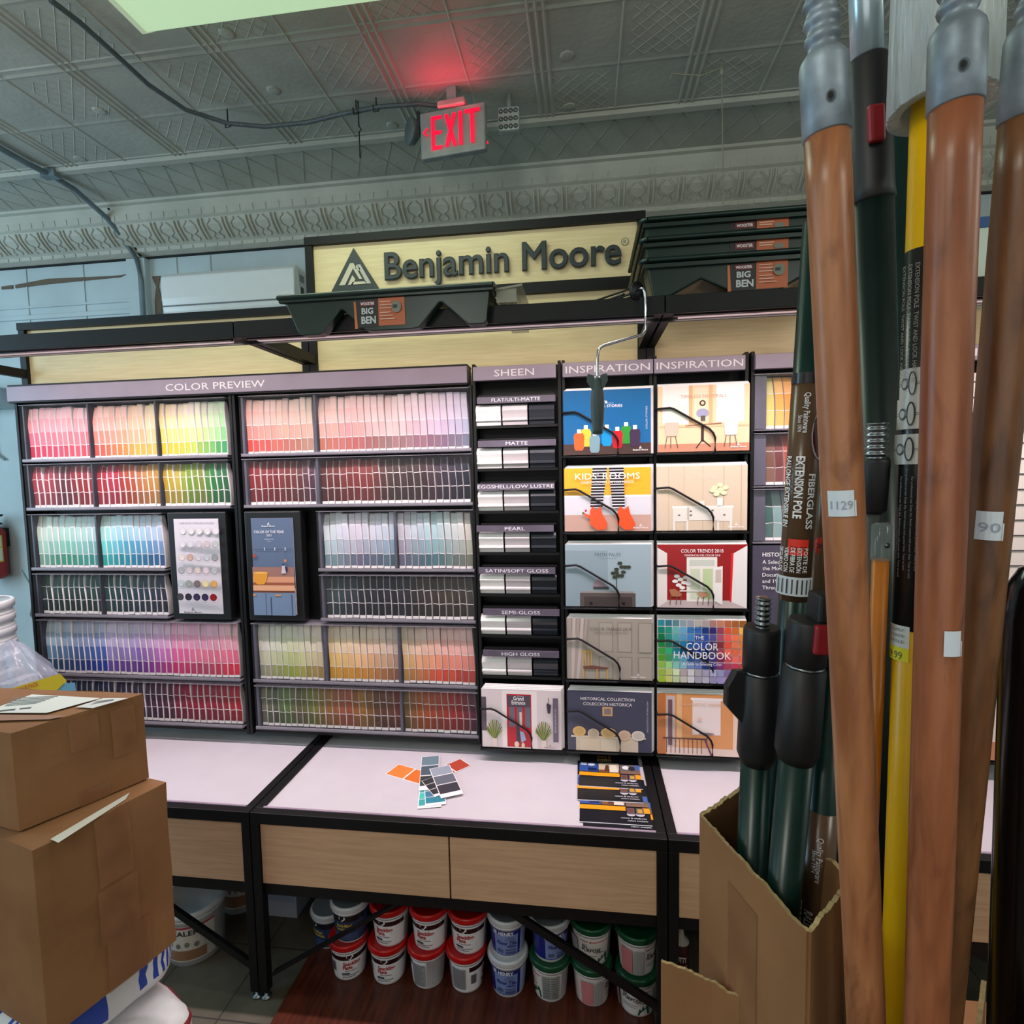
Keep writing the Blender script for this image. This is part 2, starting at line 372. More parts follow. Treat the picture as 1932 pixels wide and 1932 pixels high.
m = MB(); a = Art(m, flat(ex-U*hw+Vv*hh+Nn*.018, U, -Vv), 2*hw, 2*hh, step=.0008)
RED = (255, 0, 60)
def strok(x0, y0, x1, y1, w_): a.line(x0, y0, x1, y1, w_, RED)
for x0, y0, x1, y1 in ((.205, .13, .205, .85), (.18, .165, .345, .165), (.18, .49, .335, .49), (.18, .815, .345, .815), (.415, .14, .545, .84), (.545, .14, .415, .84), (.635, .13, .635, .85), (.70, .165, .93, .165), (.815, .14, .815, .85)):
    strok(x0, y0, x1, y1, .0145 if x0 != x1 and y0 == y1 else .016)
strok(.13, .38, .07, .47, .008); strok(.07, .46, .13, .55, .008)
m.build('letters', mat('red_lit_letters', (255, 6, 50), .4, emit=1.25, var=0), t)
m = MB(); m.cyl(ex+U*.144-Vv*.06, ex+U*.147-Vv*.06, .005, 8); m.build('indicator', mat('red_lit_letters'), t)
l = bpy.data.lights.new('exit_glow', 'AREA'); l.shape = 'RECTANGLE'; l.size = .24; l.size_y = .08; l.energy = .36; l.color = (1, .03, .08)
lo = bpy.data.objects.new('exit_glow', l); lo.location = ex+Nn*.05+Vv*.06; lo.rotation_euler = (math.radians(180+42), 0, 0); COL.objects.link(lo)
m = MB(); m.obox((-.3, 2.42, 3.34), (-.3, 2.42, 3.435), (.045, 0, 0), (0, .02, 0))
t = thing('emergency_light', (-.3, 2.42, 3.34), 'square clear-lensed emergency lamp head just right of the exit sign', 'emergency light'); m.build('lens', mat('ribbed_clear_lens', (176, 188, 186), .15), t, bevel=.008)
m = MB()
for i in range(4):
    for j in range(3): m.lathe([(0, .0105), (.004, .008), (.0055, 0)], (-.331+i*.0205, 2.40, 3.355+j*.031), (-.331+i*.0205, 2.3, 3.355+j*.031), 8)
m.build('bulb_cells', mat('dark_led_cell', (84, 96, 96), .1, coat=1), t)
m = MB(); m.cyl((-.3, 2.43, 3.435), (-.3, 2.43, 3.5), .012, 8); m.build('bracket', mat('grey_sign_housing'), t)
p = GY(765, 245, 2.45)
t = thing('lamp_head', tuple(p), 'round grey emergency lamp head hanging left of the exit sign', 'emergency light')
m = MB(); m.lathe([(0, .02), (.02, .05), (.045, .055), (.05, .05), (.05, 0)], p+Vector((.05, .04, 0)), p+Vector((-.1, -.08, -.0)), 18); m.build('reflector', mat('dim_grey_plastic', (96, 104, 104), .4), t)
m = MB(); m.cyl(p+Vector((.05, .03, 0)), p+Vector((.14, 0, .03)), .018, 10); m.cyl(p+Vector((.05, .03, 0)), (p.x+.05, p.y+.03, 3.5), .008, 8); m.build('bracket', mat('dim_grey_plastic'), t)
m = MB()
CON = mat('grey_armoured_cable', (98, 108, 112), .45, .3, bump=.4, bscale=180)
pts = [GZ(95, 0, 3.46), GZ(150, 42, 3.46), GZ(215, 100, 3.455), GZ(280, 160, 3.45), GZ(350, 207, 3.44), GZ(430, 233, 3.44), GZ(500, 239, 3.44), GZ(580, 231, 3.45), GZ(650, 214, 3.46), GZ(720, 201, 3.465), GZ(790, 196, 3.465), Vector((-.58, 2.40, 3.462))]
m.tube(pts, .009, 8); tag(m.build('armoured_cable', CON), 'grey armoured cable sagging across the tin ceiling to the exit sign', 'cable')
for nm_, q in (('lowest point of the cable', GZ(430, 233, 3.44)), ('middle of the cable run', GZ(672, 208, 3.46)), ('cable just left of the exit sign', GZ(710, 203, 3.46))):
    m = MB(); m.tube([(q.x, q.y, 3.5), (q.x, q.y, q.z+.012), (q.x+.012, q.y, q.z-.014), (q.x-.012, q.y, q.z-.016), (q.x-.014, q.y, q.z+.012)], .003, 6)
    tag(m.build('cable_hook', mat('dark_wire', (50, 54, 54), .5, .6)), 'small ceiling hook holding the '+nm_, 'hook', 'cable hooks')
q = GZ(676, 210, 3.46); m = MB(); m.tube([(q.x, q.y, 3.5), q, q-Vector((0, 0, .06)), q-Vector((-.01, 0, .075)), q-Vector((.0, 0, .085)), q-Vector((0, 0, .19))], .003, 6)
tag(m.build('hook_wire', mat('dark_wire')), 'wire dangling under the armoured cable left of the exit sign', 'wire')
m = MB()
pts = [GZ(-60, 245, 3.48), GZ(0, 280, 3.48), GZ(50, 308, 3.48), GZ(95, 330, 3.475), GZ(140, 357, 3.47), Vector((-2.72, 2.97, 3.43)), Vector((-2.69, 3.03, 3.36)), GY(235, 455, 3.09), GY(258, 490, 3.09), GY(266, 530, 3.09), GY(270, 600, 3.09), GY(276, 740, 3.09)]
m.tube(pts, .014, 10); m.box(pts[3].x-.04, pts[3].x+.04, pts[3].y-.02, pts[3].y+.02, 3.46, 3.5)
tag(m.build('electrical_conduit', mat('painted_conduit', (112, 130, 138), .45)), 'painted metal conduit bending from ceiling down the blue wall at left', 'conduit')
m = MB(); q = GZ(1362, 118, 3.5); m.tube([q, q-Vector((0, 0, .05)), GY(1365, 385, q.y)], .0022, 6); m.lathe([(0, .008), (.03, .01), (.04, .004)], q-Vector((0, 0, .01)), q-Vector((0, 0, 1)), 8)
q2 = q-Vector((0, 0, .02)); m.tube([q2, q2+Vector((-.08, 0, -.02)), q2+Vector((-.14, 0, -.01)), q2+Vector((-.19, 0, 0)), q2+Vector((-.2, 0, -.025))], .003, 6)
tag(m.build('hanging_wire', mat('brass_grey_wire', (150, 150, 130), .5)), 'thin pull wire hanging straight down from a ceiling hook at right', 'wire')
t = thing('air_conditioner', (-1.96, 3.02, 2.8), 'white wall-mounted split air conditioner behind the left of the sign', 'air conditioner')
m = MB(); pr = [(3.14, 3.08), (2.96, 3.08), (2.925, 3.05), (2.92, 2.93), (2.93, 2.86), (2.98, 2.80), (3.14, 2.79)]
m.prism([(-2.36, y, z) for y, z in pr], (.80, 0, 0)); m.build('body', mat('gloss_white_shell', (226, 230, 232), .22, var=.008), t, bevel=.008)
m = MB(); m.box(-2.35, -1.57, 2.915, 2.922, 2.885, 2.89); m.build('seam', mat('seam_grey', (120, 126, 130), .5), t)
m = MB(); m.prism([(-1.56, 2.96, 3.06), (-1.56, 3.06, 3.06), (-1.56, 3.06, 2.82), (-1.56, 3.0, 2.82)], (.002, 0, 0), (196, 200, 202))
for k in range(5): m.box(-1.558, -1.556, 2.98, 3.03, 3.03-k*.008, 3.034-k*.008, (90, 96, 98))
m.box(-1.558, -1.556, 2.99, 3.02, 2.93, 2.97, (40, 46, 48)); m.box(-1.558, -1.556, 2.99, 3.03, 2.90, 2.92, (120, 126, 128))
m.build('side_label', PRINT, t)
m = MB(); m.box(-3.80, -3.56, 3.0, 3.14, 2.38, 2.50); tag(m.build('junction_box', mat('pale_blue_box', (176, 196, 200), .5), bevel=.004), 'pale blue metal junction box on the wall left of the racks', 'junction box')
m = MB(); m.tube([(-3.75, 3.1, 2.38), (-3.77, 3.11, 2.2), (-3.76, 3.12, 2.1), (-3.70, 3.125, 2.06)], .007, 6); m.tube([(-3.62, 3.1, 1.35), (-3.55, 3.12, 1.2), (-3.6, 3.12, 1.05), (-3.5, 3.12, .9), (-3.52, 3.12, .5)], .006, 6)
tag(m.build('wall_wire', mat('painted_wire', (150, 165, 168), .5)), 'thin painted wires running down the blue wall at far left', 'wire')
# fire extinguisher
c = Vector((-3.78, 3.05, 0)); t = thing('fire_extinguisher', (c.x, c.y, 1.3), 'red fire extinguisher hanging on the wall at the left edge', 'fire extinguisher')
m = MB(); m.lathe([(0, 0), (0, .07), (.02, .085), (.30, .085), (.345, .05), (.355, .03), (.37, .03), (.37, 0)], c+Vector((0, 0, 1.30)), c+Vector((0, 0, 2)), 24); m.build('cylinder', mat('red_enamel', (176, 26, 24), .3), t)
m = MB(); a = Art(m, wrap(c+Vector((0, 0, 1.58)), c+Vector((0, 0, 1.38)), .0855), .14, .17, curved=10)
a.rect(-.4, 0, .5, 1, (214, 210, 60)); a.rect(-.34, .05, .44, .42, (232, 232, 220)); a.ell(-.1, .2, .1, .1, (30, 30, 30)); a.ell(.22, .2, .1, .1, (30, 30, 30)); a.rect(-.34, .48, .44, .95, (236, 236, 224))
for k in range(5): a.rect(-.28, .54+k*.07, .3, .57+k*.07, (60, 60, 60))
m.build('label_sheet', PRINT, t)
m = MB(); m.obox(c+Vector((-.02, 0, 1.68)), c+Vector((.13, -.02, 1.71)), (0, .012, 0), (0, 0, .006)); m.obox(c+Vector((-.02, 0, 1.69)), c+Vector((.12, -.02, 1.655)), (0, .012, 0), (0, 0, .005)); m.cyl(c+Vector((0, 0, 1.665)), c+Vector((0, 0, 1.70)), .02, 10); m.build('valve_handle', DARK, t)
m = MB(); m.box(c.x-.05, c.x+.05, c.y+.05, 3.139, 1.5, 1.62); m.build('wall_bracket', DARK, t)
m = MB(); m.box(-3.86, -3.80, 3.09, 3.14, 2.0, 2.14); tag(m.build('wall_switch', mat('grey_switch', (70, 78, 82), .5)), 'small dark grey switch box on the wall above the extinguisher', 'switch')

# ------------------------------------------------------------------ display tables
XS = [(-2.661, -1.203), (-1.203, .255), (.255, 1.713)]
tl = ['white-topped black display table at left with one plank drawer front showing', 'middle white-topped display table with two wide wooden drawer fronts and crossed braces', 'right white-topped black display table behind the pole cartons']
for i, (x0, x1) in enumerate(XS):
    t = thing('display_table', ((x0+x1)/2, 2.05, 0), tl[i], 'table', 'black framed display tables under the colour racks')
    m = MB(); m.box(x0+.034, x1-.034, 1.795, 2.40, .70, .712); m.build('tabletop', WHITE, t)
    m = MB(); m.box(x0+.034, x1-.034, 1.788, 1.797, .700, .722); m.build('edge_strip', mat('lilac_edge_trim', (160, 140, 158), .4), t)
    m = MB(); m.box(x0+.036, x1-.036, 2.432, 2.44, .03, .67); m.build('shade_board', BLACK, t)  # added black sheet that stands in for the deep shade under the table
    m = MB(); m.box(x0+.002, x1-.002, 1.757, 1.789, .678, .72); m.box(x0+.002, x1-.002, 2.40, 2.43, .678, .72)
    for x in (x0+.002, x1-.034): m.box(x, x+.032, 1.789, 2.40, .678, .72)
    m.box(x0+.03, x1-.03, 1.775, 1.80, .400, .447); m.box(x0+.03, x1-.03, 1.80, 2.40, .42, .44)
    for x in (x0+.002, x1-.034): m.box(x, x+.032, 1.80, 2.40, .41, .447)
    m.build('frame', BLACK, t, bevel=.002)
    for x in (x0+.002, x1-.034):
        for y in (1.757, 2.395):
            m = MB(); m.box(x, x+.032, y, y+.034, .03, .678); m.build('leg', BLACK, t, bevel=.002)
            m = MB(); m.lathe([(0, .018), (.006, .018), (.008, .006), (.032, .006)], (x+.016, y+.017, 0), (x+.016, y+.017, 1), 12); m.build('levelling_foot', STEEL, t)
    xm = (x0+x1)/2
    for k, (a0, a1) in enumerate(((x0+.036, xm-.003), (xm+.003, x1-.036))):
        m = MB(); m.box(a0, a1, 1.764, 1.782, .452, .675); m.build('drawer', DRAWW, t)
    m = MB(); m.box(x0+.036, x1-.036, 1.79, 2.39, .45, .66); m.build('drawer_box', DARK, t)
    for s0, s1 in (((x0+.05, .10), (x0+.54, .405)), ((x1-.02, .12), (x1-.53, .405))):
        m = MB(); m.obox((s0[0], 1.77, s0[1]), (s1[0], 1.79, s1[1]), (.0, .008, 0), (.006, 0, .011)); m.build('brace', BLACK, t)

# ------------------------------------------------------------------ back panels, posts, canopy
zt = [2.665, 2.951, 2.665]
pl = ['low pale wood back panel of the left display bay in black frame', 'tall pale wood back panel carrying the shop sign above the middle bay', 'pale wood back panel of the right display bay behind the stacked trays']
for i, (x0, x1) in enumerate(XS):
    t = thing('back_panel', ((x0+x1)/2, 2.39, .72), pl[i], 'wall panel', 'wood back panels standing behind the racks')
    m = MB(); m.box(x0+.034, x1-.034, 2.372, 2.39, .76, zt[i]-.03); m.build('wood_sheet', PANEL, t)
    for x in (x0+.002, x1-.034):
        m = MB(); m.box(x, x+.032, 2.355, 2.40, .7205, zt[i]-.033); m.build('post', BLACK, t)
    m = MB(); m.box(x0+.002, x1-.002, 2.35, 2.40, zt[i]-.033, zt[i]); m.build('top_rail', BLACK, t)
    if i == 1:
        m = MB(); m.box(x0+.034, x1-.034, 2.352, 2.3715, 2.655, 2.70); m.build('sign_rail', BLACK, t)
        m = MB(); a = Art(m, flat((-1.09, 2.372, 2.895), (1, 0, 0), (0, 0, -1)), 1.24, .18)
        def ext(poly, y0=2.352, y1=2.371, col=(52, 58, 58)): m.prism([(-1.092+u*.22, y0, 2.897-v*.18) for u, v in poly], (0, y1-y0, 0), col)
        # triangle emblem: outer legs, base, inner strokes
        ext([(.5, 0), (1, 1), (0, 1)], 2.364, 2.371)
        m.build('emblem', mat('raised_charcoal_letters', None, .45, var=.04), t)
        m = MB()
        A_ = (206, 196, 172); B_ = (188, 182, 172)
        def ins(poly, col, l=2.3615): m.prism([(-1.092+u*.22, l, 2.897-v*.18) for u, v in poly], (0, .002, 0), col)
        ins([(.42, .36), (.48, .48), (.30, .86), (.18, .86)], A_); ins([(.42, .36), (.49, .36), (.66, .74), (.60, .74)], A_)
        ins([(.56, .40), (.63, .40), (.84, .86), (.75, .86)], B_); ins([(.52, .48), (.56, .40), (.63, .50), (.6, .56)], B_)
        ins([(.46, .64), (.52, .74), (.46, .86), (.36, .86)], A_); ins([(.46, .80), (.70, .80), (.74, .86), (.43, .86)], A_)
        m.build('emblem_inlay', PRINT, t)
        c = bpy.data.curves.new('lettering', 'FONT'); c.body = 'Benjamin Moore'; c.resolution_u = 4; c.extrude = .03; c.bevel_depth = .021; c.bevel_resolution = 0
        lo = bpy.data.objects.new('lettering', c); me = lo.to_mesh(); vv = [q.co.copy() for q in me.vertices]; ff = [tuple(p.vertices) for p in me.polygons]; lo.to_mesh_clear(); bpy.data.objects.remove(lo)
        a0 = min(q.x for q in vv); a1 = max(q.x for q in vv); kx = 1.0/(a1-a0); k = .118/.74; m = MB()
        m.add([(-.843+(q.x-a0)*kx, 2.358-q.z*.12, 2.752+q.y*k+.0*q.x) for q in vv], ff, (44, 52, 54))
        m.build('raised_letters', mat('raised_charcoal_letters'), t)
        m = MB(); a = Art(m, flat((.155, 2.371, 2.86), (1, 0, 0), (0, 0, -1)), .035, .035); a.ell(.5, .5, .45, .45, (90, 96, 80)); a.ell(.5, .5, .38, .38, (214, 200, 160)); a.text('R', .5, .5, .45, (70, 76, 66)); m.build('registered_mark', PRINT, t)
cl = ['left black canopy beam with diagonal arm over the rainbow colour rack', 'middle black canopy beam holding the green tray and roller frame', 'right black canopy beam under the stack of three green trays']
for i, (x0, x1) in enumerate(XS):
    t = thing('canopy_beam', ((x0+x1)/2, 1.85, 2.40), cl[i], 'canopy', 'black canopy beams above the racks')
    m = MB(); m.box(x0+.002, x1-.002, 1.82, 1.832, 2.40, 2.456); m.box(x0+.002, x1-.002, 1.832, 1.93, 2.444, 2.456); m.box(x0+.002, x1-.002, 1.918, 1.93, 2.40, 2.444)
    m.box(x0+.002, x1-.002, 1.832, 1.918, 2.410, 2.416); m.build('fascia', mat('dark_painted_beam', (11, 13, 16), .5, spec=.3), t, bevel=.0015)
    m = MB(); m.box(x0+.03, x1-.03, 1.80+.045, 1.862, 2.398, 2.410); m.build('trim_channel', mat('brown_black_channel', (40, 34, 37), .35, .3), t)
    m = MB(); m.box(x0+.05, x1-.05, 1.875, 1.895, 2.401, 2.409); m.build('light_strip', mat('warm_led_strip', (255, 228, 232), .4, emit=.25, var=0), t)
    for x in (x0+.002, x1-.034):
        m = MB(); m.obox((x+.016, 1.93, 2.428), (x+.016, 2.354, 2.428), (.014, 0, 0), (0, 0, .02)); m.build('arm', BLACK, t)

# ------------------------------------------------------------------ rack cabinets
YF = 2.25
def rack(name, x0, x1, z0, z1, label, cat='rack', group=None):
    t = thing(name, ((x0+x1)/2, 2.3, z0), label, cat, group)
    m = MB(); m.box(x0, x1, 2.318, 2.345, z0, z1)
    m.box(x0, x0+.012, YF-.012, 2.318, z0, z1); m.box(x1-.012, x1, YF-.012, 2.318, z0, z1)
    m.box(x0+.012, x1-.012, YF+.01, 2.318, z0, z0+.012); m.build('cabinet', BLACK, t)
    return t
tL = rack('colour_chip_rack', -2.575, -1.508, .762, 2.272, 'left black rack of colour chip trays running from pinks to blues', 'chip rack')
tR = rack('colour_chip_rack', -1.504, -.452, .762, 2.272, 'second black rack of colour chip trays, muted reds greys and browns', 'chip rack')
t = thing('header_sign', (-1.53, 2.23, 2.28), 'long lavender header reading COLOR PREVIEW over both chip racks', 'sign')
m = MB(); m.box(-2.585, -.465, 2.215, 2.30, 2.278, 2.345); m.build('sign_face', LAV, t, bevel=.002)
m = MB(); m.box(-2.585, -.465, 2.222, 2.31, 2.345, 2.353); m.box(-2.585, -.465, 2.222, 2.31, 2.272, 2.278); m.build('sign_edge', BLACK, t)
m = MB(); a = Art(m, flat((-1.80, 2.215, 2.34), (1, 0, 0), (0, 0, -1)), .47, .06); a.text('COLOR PREVIEW', .5, .5, .5, (250, 240, 248), w=.98, bold=.0); m.build('lettering', PRINT, t)

# colour chip stacks
NAMES = [('red', (200, 30, 80)), ('dark red', (120, 30, 35)), ('coral', (235, 110, 100)), ('pink', (235, 160, 175)), ('pale pink', (240, 200, 200)), ('magenta', (200, 50, 120)), ('orange', (235, 120, 80)), ('gold', (235, 180, 60)), ('yellow', (240, 215, 60)), ('lime', (170, 205, 50)), ('green', (30, 140, 70)), ('dark green', (30, 60, 50)), ('pale green', (180, 225, 180)), ('teal', (50, 150, 150)), ('sky blue', (120, 180, 210)), ('blue', (45, 85, 170)), ('navy', (35, 45, 90)), ('purple', (120, 80, 160)), ('plum', (90, 40, 80)), ('lilac', (200, 180, 220)), ('grey', (140, 140, 145)), ('pale grey', (205, 210, 215)), ('black', (35, 35, 40)), ('brown', (100, 60, 45)), ('taupe', (165, 135, 120)), ('olive', (150, 155, 80)), ('cream', (225, 215, 190)), ('rust', (180, 80, 50))]
def cname(c): return min(NAMES, key=lambda n: sum((a-b)**2 for a, b in zip(n[1], c)))[0]
def lerp(ks, t):
    if len(ks) == 1: return ks[0]
    q = t*(len(ks)-1); i = min(int(q), len(ks)-2); f = q-i
    return tuple(ks[i][j]*(1-f)+ks[i+1][j]*f for j in range(3))
def jit(c, a): d = random.uniform(-a, a); return tuple(max(4, min(255, v+d+random.uniform(-a/3, a/3))) for v in c)
def chip(mb, xc, z0, z1, w, bands, lines, lean):
    """one stack of long colour cards leaning in a tray: a curved slab with printed bands"""
    H = z1-z0; n = 12; curve = random.uniform(.014, .030); dx0 = random.uniform(-.0012, .0012); sw = random.uniform(.8, 1.2); tp = random.uniform(.8, 1.2)
    cut = [0]
    for b_, _ in bands: cut.append(b_)
    ts = sorted(set([round(k/n, 4) for k in range(n+1)]+[round(c, 4) for c in cut]))
    def sec(t):
        x = xc+dx0+lean*(.0050*sw*math.sin(t*4.4+.3)-.0120*tp*t**2.2+.001); y = YF+.006+curve*t**3-.003*math.sin(t*3.1)
        return x, y
    D = .045
    side = (236, 228, 230)
    for i in range(len(ts)-1):
        ta, tb = ts[i], ts[i+1]; tm = (ta+tb)/2
        col = bands[-1][1]
        for bt, bc in bands:
            if tm <= bt: col = bc; break
        (xa, ya), (xb, yb) = sec(ta), sec(tb); za, zb = z0+ta*H, z0+tb*H
        h = w/2; e = .0012; sc = tuple(.4*v+.6*s for v, s in zip(col, side)); er = .0022 if lean > .8 else e
        mb.add([(xa-h+e, ya, za), (xa+h-er, ya, za), (xb+h-er, yb, zb), (xb-h+e, yb, zb)], [(0, 1, 2, 3)], col)
        mb.add([(xa+h-er, ya, za), (xa+h, ya+.003, za), (xb+h, yb+.003, zb), (xb+h-er, yb, zb)], [(0, 1, 2, 3)], side)
        mb.add([(xa-h, ya+.003, za), (xa-h+e, ya, za), (xb-h+e, yb, zb), (xb-h, yb+.003, zb)], [(0, 1, 2, 3)], sc)
        for sg in (-1, 1):
            q = [(xa+sg*h, ya+.003, za), (xa+sg*h, YF+D, za), (xb+sg*h, YF+D, zb), (xb+sg*h, yb+.003, zb)]
            mb.add(q, [(0, 1, 2, 3)] if sg > 0 else [(3, 2, 1, 0)], side if sg > 0 else sc)
    (xa, ya), (xb, yb) = sec(0), sec(1); h = w/2
    mb.add([(xb-h, yb, z1), (xb+h, yb, z1), (xb+h, YF+D, z1), (xb-h, YF+D, z1)], [(0, 1, 2, 3)], side)
    mb.add([(xa-h, ya, z0), (xa+h, ya, z0), (xa+h, YF+D, z0), (xa-h, YF+D, z0)], [(3, 2, 1, 0)], side)
    mb.add([(xa-h, YF+D, z0), (xa+h, YF+D, z0), (xb+h, YF+D, z1), (xb-h, YF+D, z1)], [(3, 2, 1, 0)], side)
    for lt in lines:
        (x, y) = sec(lt); z = z0+lt*H; k = random.uniform(-.002, .002)
        mb.add([(x-h, y-.0008, z-k), (x+h, y-.0008, z+k), (x+h, y-.0008, z+k+.0022), (x-h, y-.0008, z-k+.0022)], [(0, 1, 2, 3)], (236, 226, 228))
ROWZ = [(2.008, 2.259), (1.786, 1.990), (1.508, 1.760), (1.290, 1.484), (1.008, 1.266), (.792, .984)]
SL = [(-2.535, -2.215), (-2.205, -1.885), (-1.87, -1.55)]; SR = [(-1.455, -1.150), (-1.125, -.800), (-.790, -.470)]
def R(*a): return list(a)
L_ = {0: [(R((246, 186, 190), (245, 190, 196)), R((236, 120, 140), (236, 140, 150), (238, 120, 130)), R((216, 50, 90), (214, 90, 115), (230, 90, 105))),
          (R((250, 196, 190), (236, 190, 170), (246, 222, 190)), R((244, 140, 130), (232, 160, 130), (246, 200, 150)), R((236, 96, 90), (232, 130, 80), (240, 180, 80), (222, 190, 90))),
          (R((252, 226, 180), (248, 232, 214), (200, 226, 188)), R((250, 214, 120), (226, 228, 150), (140, 200, 140)), R((240, 204, 50), (190, 210, 90), (60, 160, 100)))],
      1: [(R((235, 90, 100), (225, 80, 100), (120, 26, 44), (190, 24, 44), (200, 30, 48)),), (R((216, 40, 60), (220, 30, 80), (230, 90, 30), (236, 150, 80), (244, 180, 50)),), (R((244, 206, 30), (226, 206, 60), (150, 200, 30), (160, 180, 60), (30, 150, 60), (10, 120, 70)),)],
      2: [(R((208, 222, 206), (196, 222, 214), (196, 220, 222)), R((170, 200, 186), (120, 190, 170), (120, 170, 170)), R((120, 160, 140), (50, 150, 120), (60, 150, 148))),
          (R((190, 226, 222), (190, 214, 226), (196, 208, 224)), R((110, 200, 200), (80, 160, 190), (110, 140, 180)), R((40, 176, 168), (24, 130, 160), (46, 90, 140)))],
      3: [(R((30, 60, 44), (24, 62, 52), (26, 74, 62)),), (R((14, 82, 74), (18, 58, 76), (24, 36, 60)),)],
      4: [(R((196, 220, 226), (176, 190, 214), (190, 200, 232)), R((110, 150, 175), (80, 110, 160), (80, 110, 190)), R((40, 90, 110), (40, 70, 130), (24, 70, 180))),
          (R((216, 210, 234), (206, 190, 220), (230, 190, 222)), R((160, 150, 205), (140, 110, 180), (210, 120, 185)), R((110, 84, 170), (110, 60, 150), (190, 60, 140))),
          (R((240, 178, 205), (238, 180, 205), (246, 190, 200)), R((222, 100, 160), (225, 120, 150), (240, 120, 150)), R((214, 50, 120), (190, 80, 110), (240, 56, 84)))],
      5: [(R((40, 60, 96), (44, 52, 96), (24, 50, 120)),), (R((44, 36, 90), (70, 36, 80), (110, 30, 76)),), (R((170, 30, 84), (200, 20, 70), (190, 40, 70), (226, 20, 44)),)]}
R_ = {0: [(R((250, 200, 194), (244, 206, 196), (236, 212, 198)), R((244, 150, 144), (236, 170, 156), (220, 180, 164)), R((234, 90, 80), (206, 120, 110), (180, 140, 120))),
          (R((248, 214, 206), (246, 206, 204), (240, 208, 208)), R((236, 180, 170), (230, 160, 160), (214, 190, 186)), R((200, 130, 112), (190, 110, 110), (150, 120, 116))),
          (R((244, 220, 220), (236, 210, 224), (222, 214, 236)), R((226, 190, 190), (210, 180, 200), (180, 180, 206)), R((170, 130, 130), (150, 110, 130), (124, 128, 150)))],
      1: [(R((176, 40, 44), (150, 34, 44), (140, 60, 46), (96, 50, 80)),), (R((110, 44, 36), (140, 50, 44), (160, 60, 54), (80, 56, 44)),), (R((74, 50, 44), (70, 44, 40), (70, 48, 52), (44, 36, 60), (22, 30, 48)),)],
      2: [None, (R((208, 222, 224), (214, 210, 222), (206, 216, 224)), R((180, 198, 204), (170, 168, 186), (130, 160, 175)), R((130, 160, 165), (110, 110, 136), (80, 110, 120))),
          (R((206, 210, 220), (190, 214, 220), (214, 214, 206)), R((160, 160, 176), (130, 165, 172), (170, 172, 160)), R((100, 102, 124), (80, 120, 130), (130, 132, 116)))],
      3: [None, (R((70, 96, 98), (50, 62, 74), (26, 34, 42), (28, 34, 46)),), (R((30, 36, 46), (60, 50, 44), (76, 62, 48), (74, 70, 58)),)],
      4: [(R((218, 218, 208), (216, 220, 196), (226, 214, 196)), R((196, 196, 176), (190, 200, 140), (210, 196, 160)), R((160, 158, 140), (160, 175, 80), (180, 150, 90))),
          (R((230, 214, 190), (236, 214, 190), (214, 196, 184)), R((236, 200, 130), (236, 190, 140), (180, 146, 126)), R((226, 170, 60), (226, 160, 70), (140, 90, 70))),
          (R((214, 198, 176), (244, 204, 196), (234, 190, 186)), R((220, 180, 130), (244, 160, 130), (222, 140, 130)), R((190, 150, 90), (234, 100, 70), (190, 80, 66)))],
      5: [(R((160, 160, 134), (120, 130, 96), (124, 160, 80), (130, 120, 80), (150, 160, 70), (180, 150, 70)),), (R((200, 140, 70), (214, 110, 80), (206, 150, 60), (120, 80, 50), (140, 60, 44)),), (R((160, 120, 60), (226, 120, 50), (200, 80, 50), (216, 60, 50), (130, 50, 80)),)]}
def mul(c, k): return tuple(v*k for v in c)
def deep(c, k):
    mx = max(c); return tuple(max(2, (mx-(mx-v)*1.12)*k) for v in c)
def nodiv(rk, r, si): return (rk is tL and r >= 4 and si > 0) or (rk is tR and r < 2 and si == 2) or (rk is tR and r in (3, 5) and si == (2 if r == 3 else 1))
ordn = ['first', 'second', 'third', 'fourth', 'fifth', 'sixth', 'seventh', 'eighth', 'ninth', 'tenth', 'eleventh', 'twelfth']
rown = ['top tray', 'second tray', 'third tray', 'fourth tray', 'fifth tray', 'bottom tray']
secn = ['left', 'middle', 'right']
rest = MB()
CHIPM = mat('printed_chip_card', None, .6, var=.03, spec=.2)
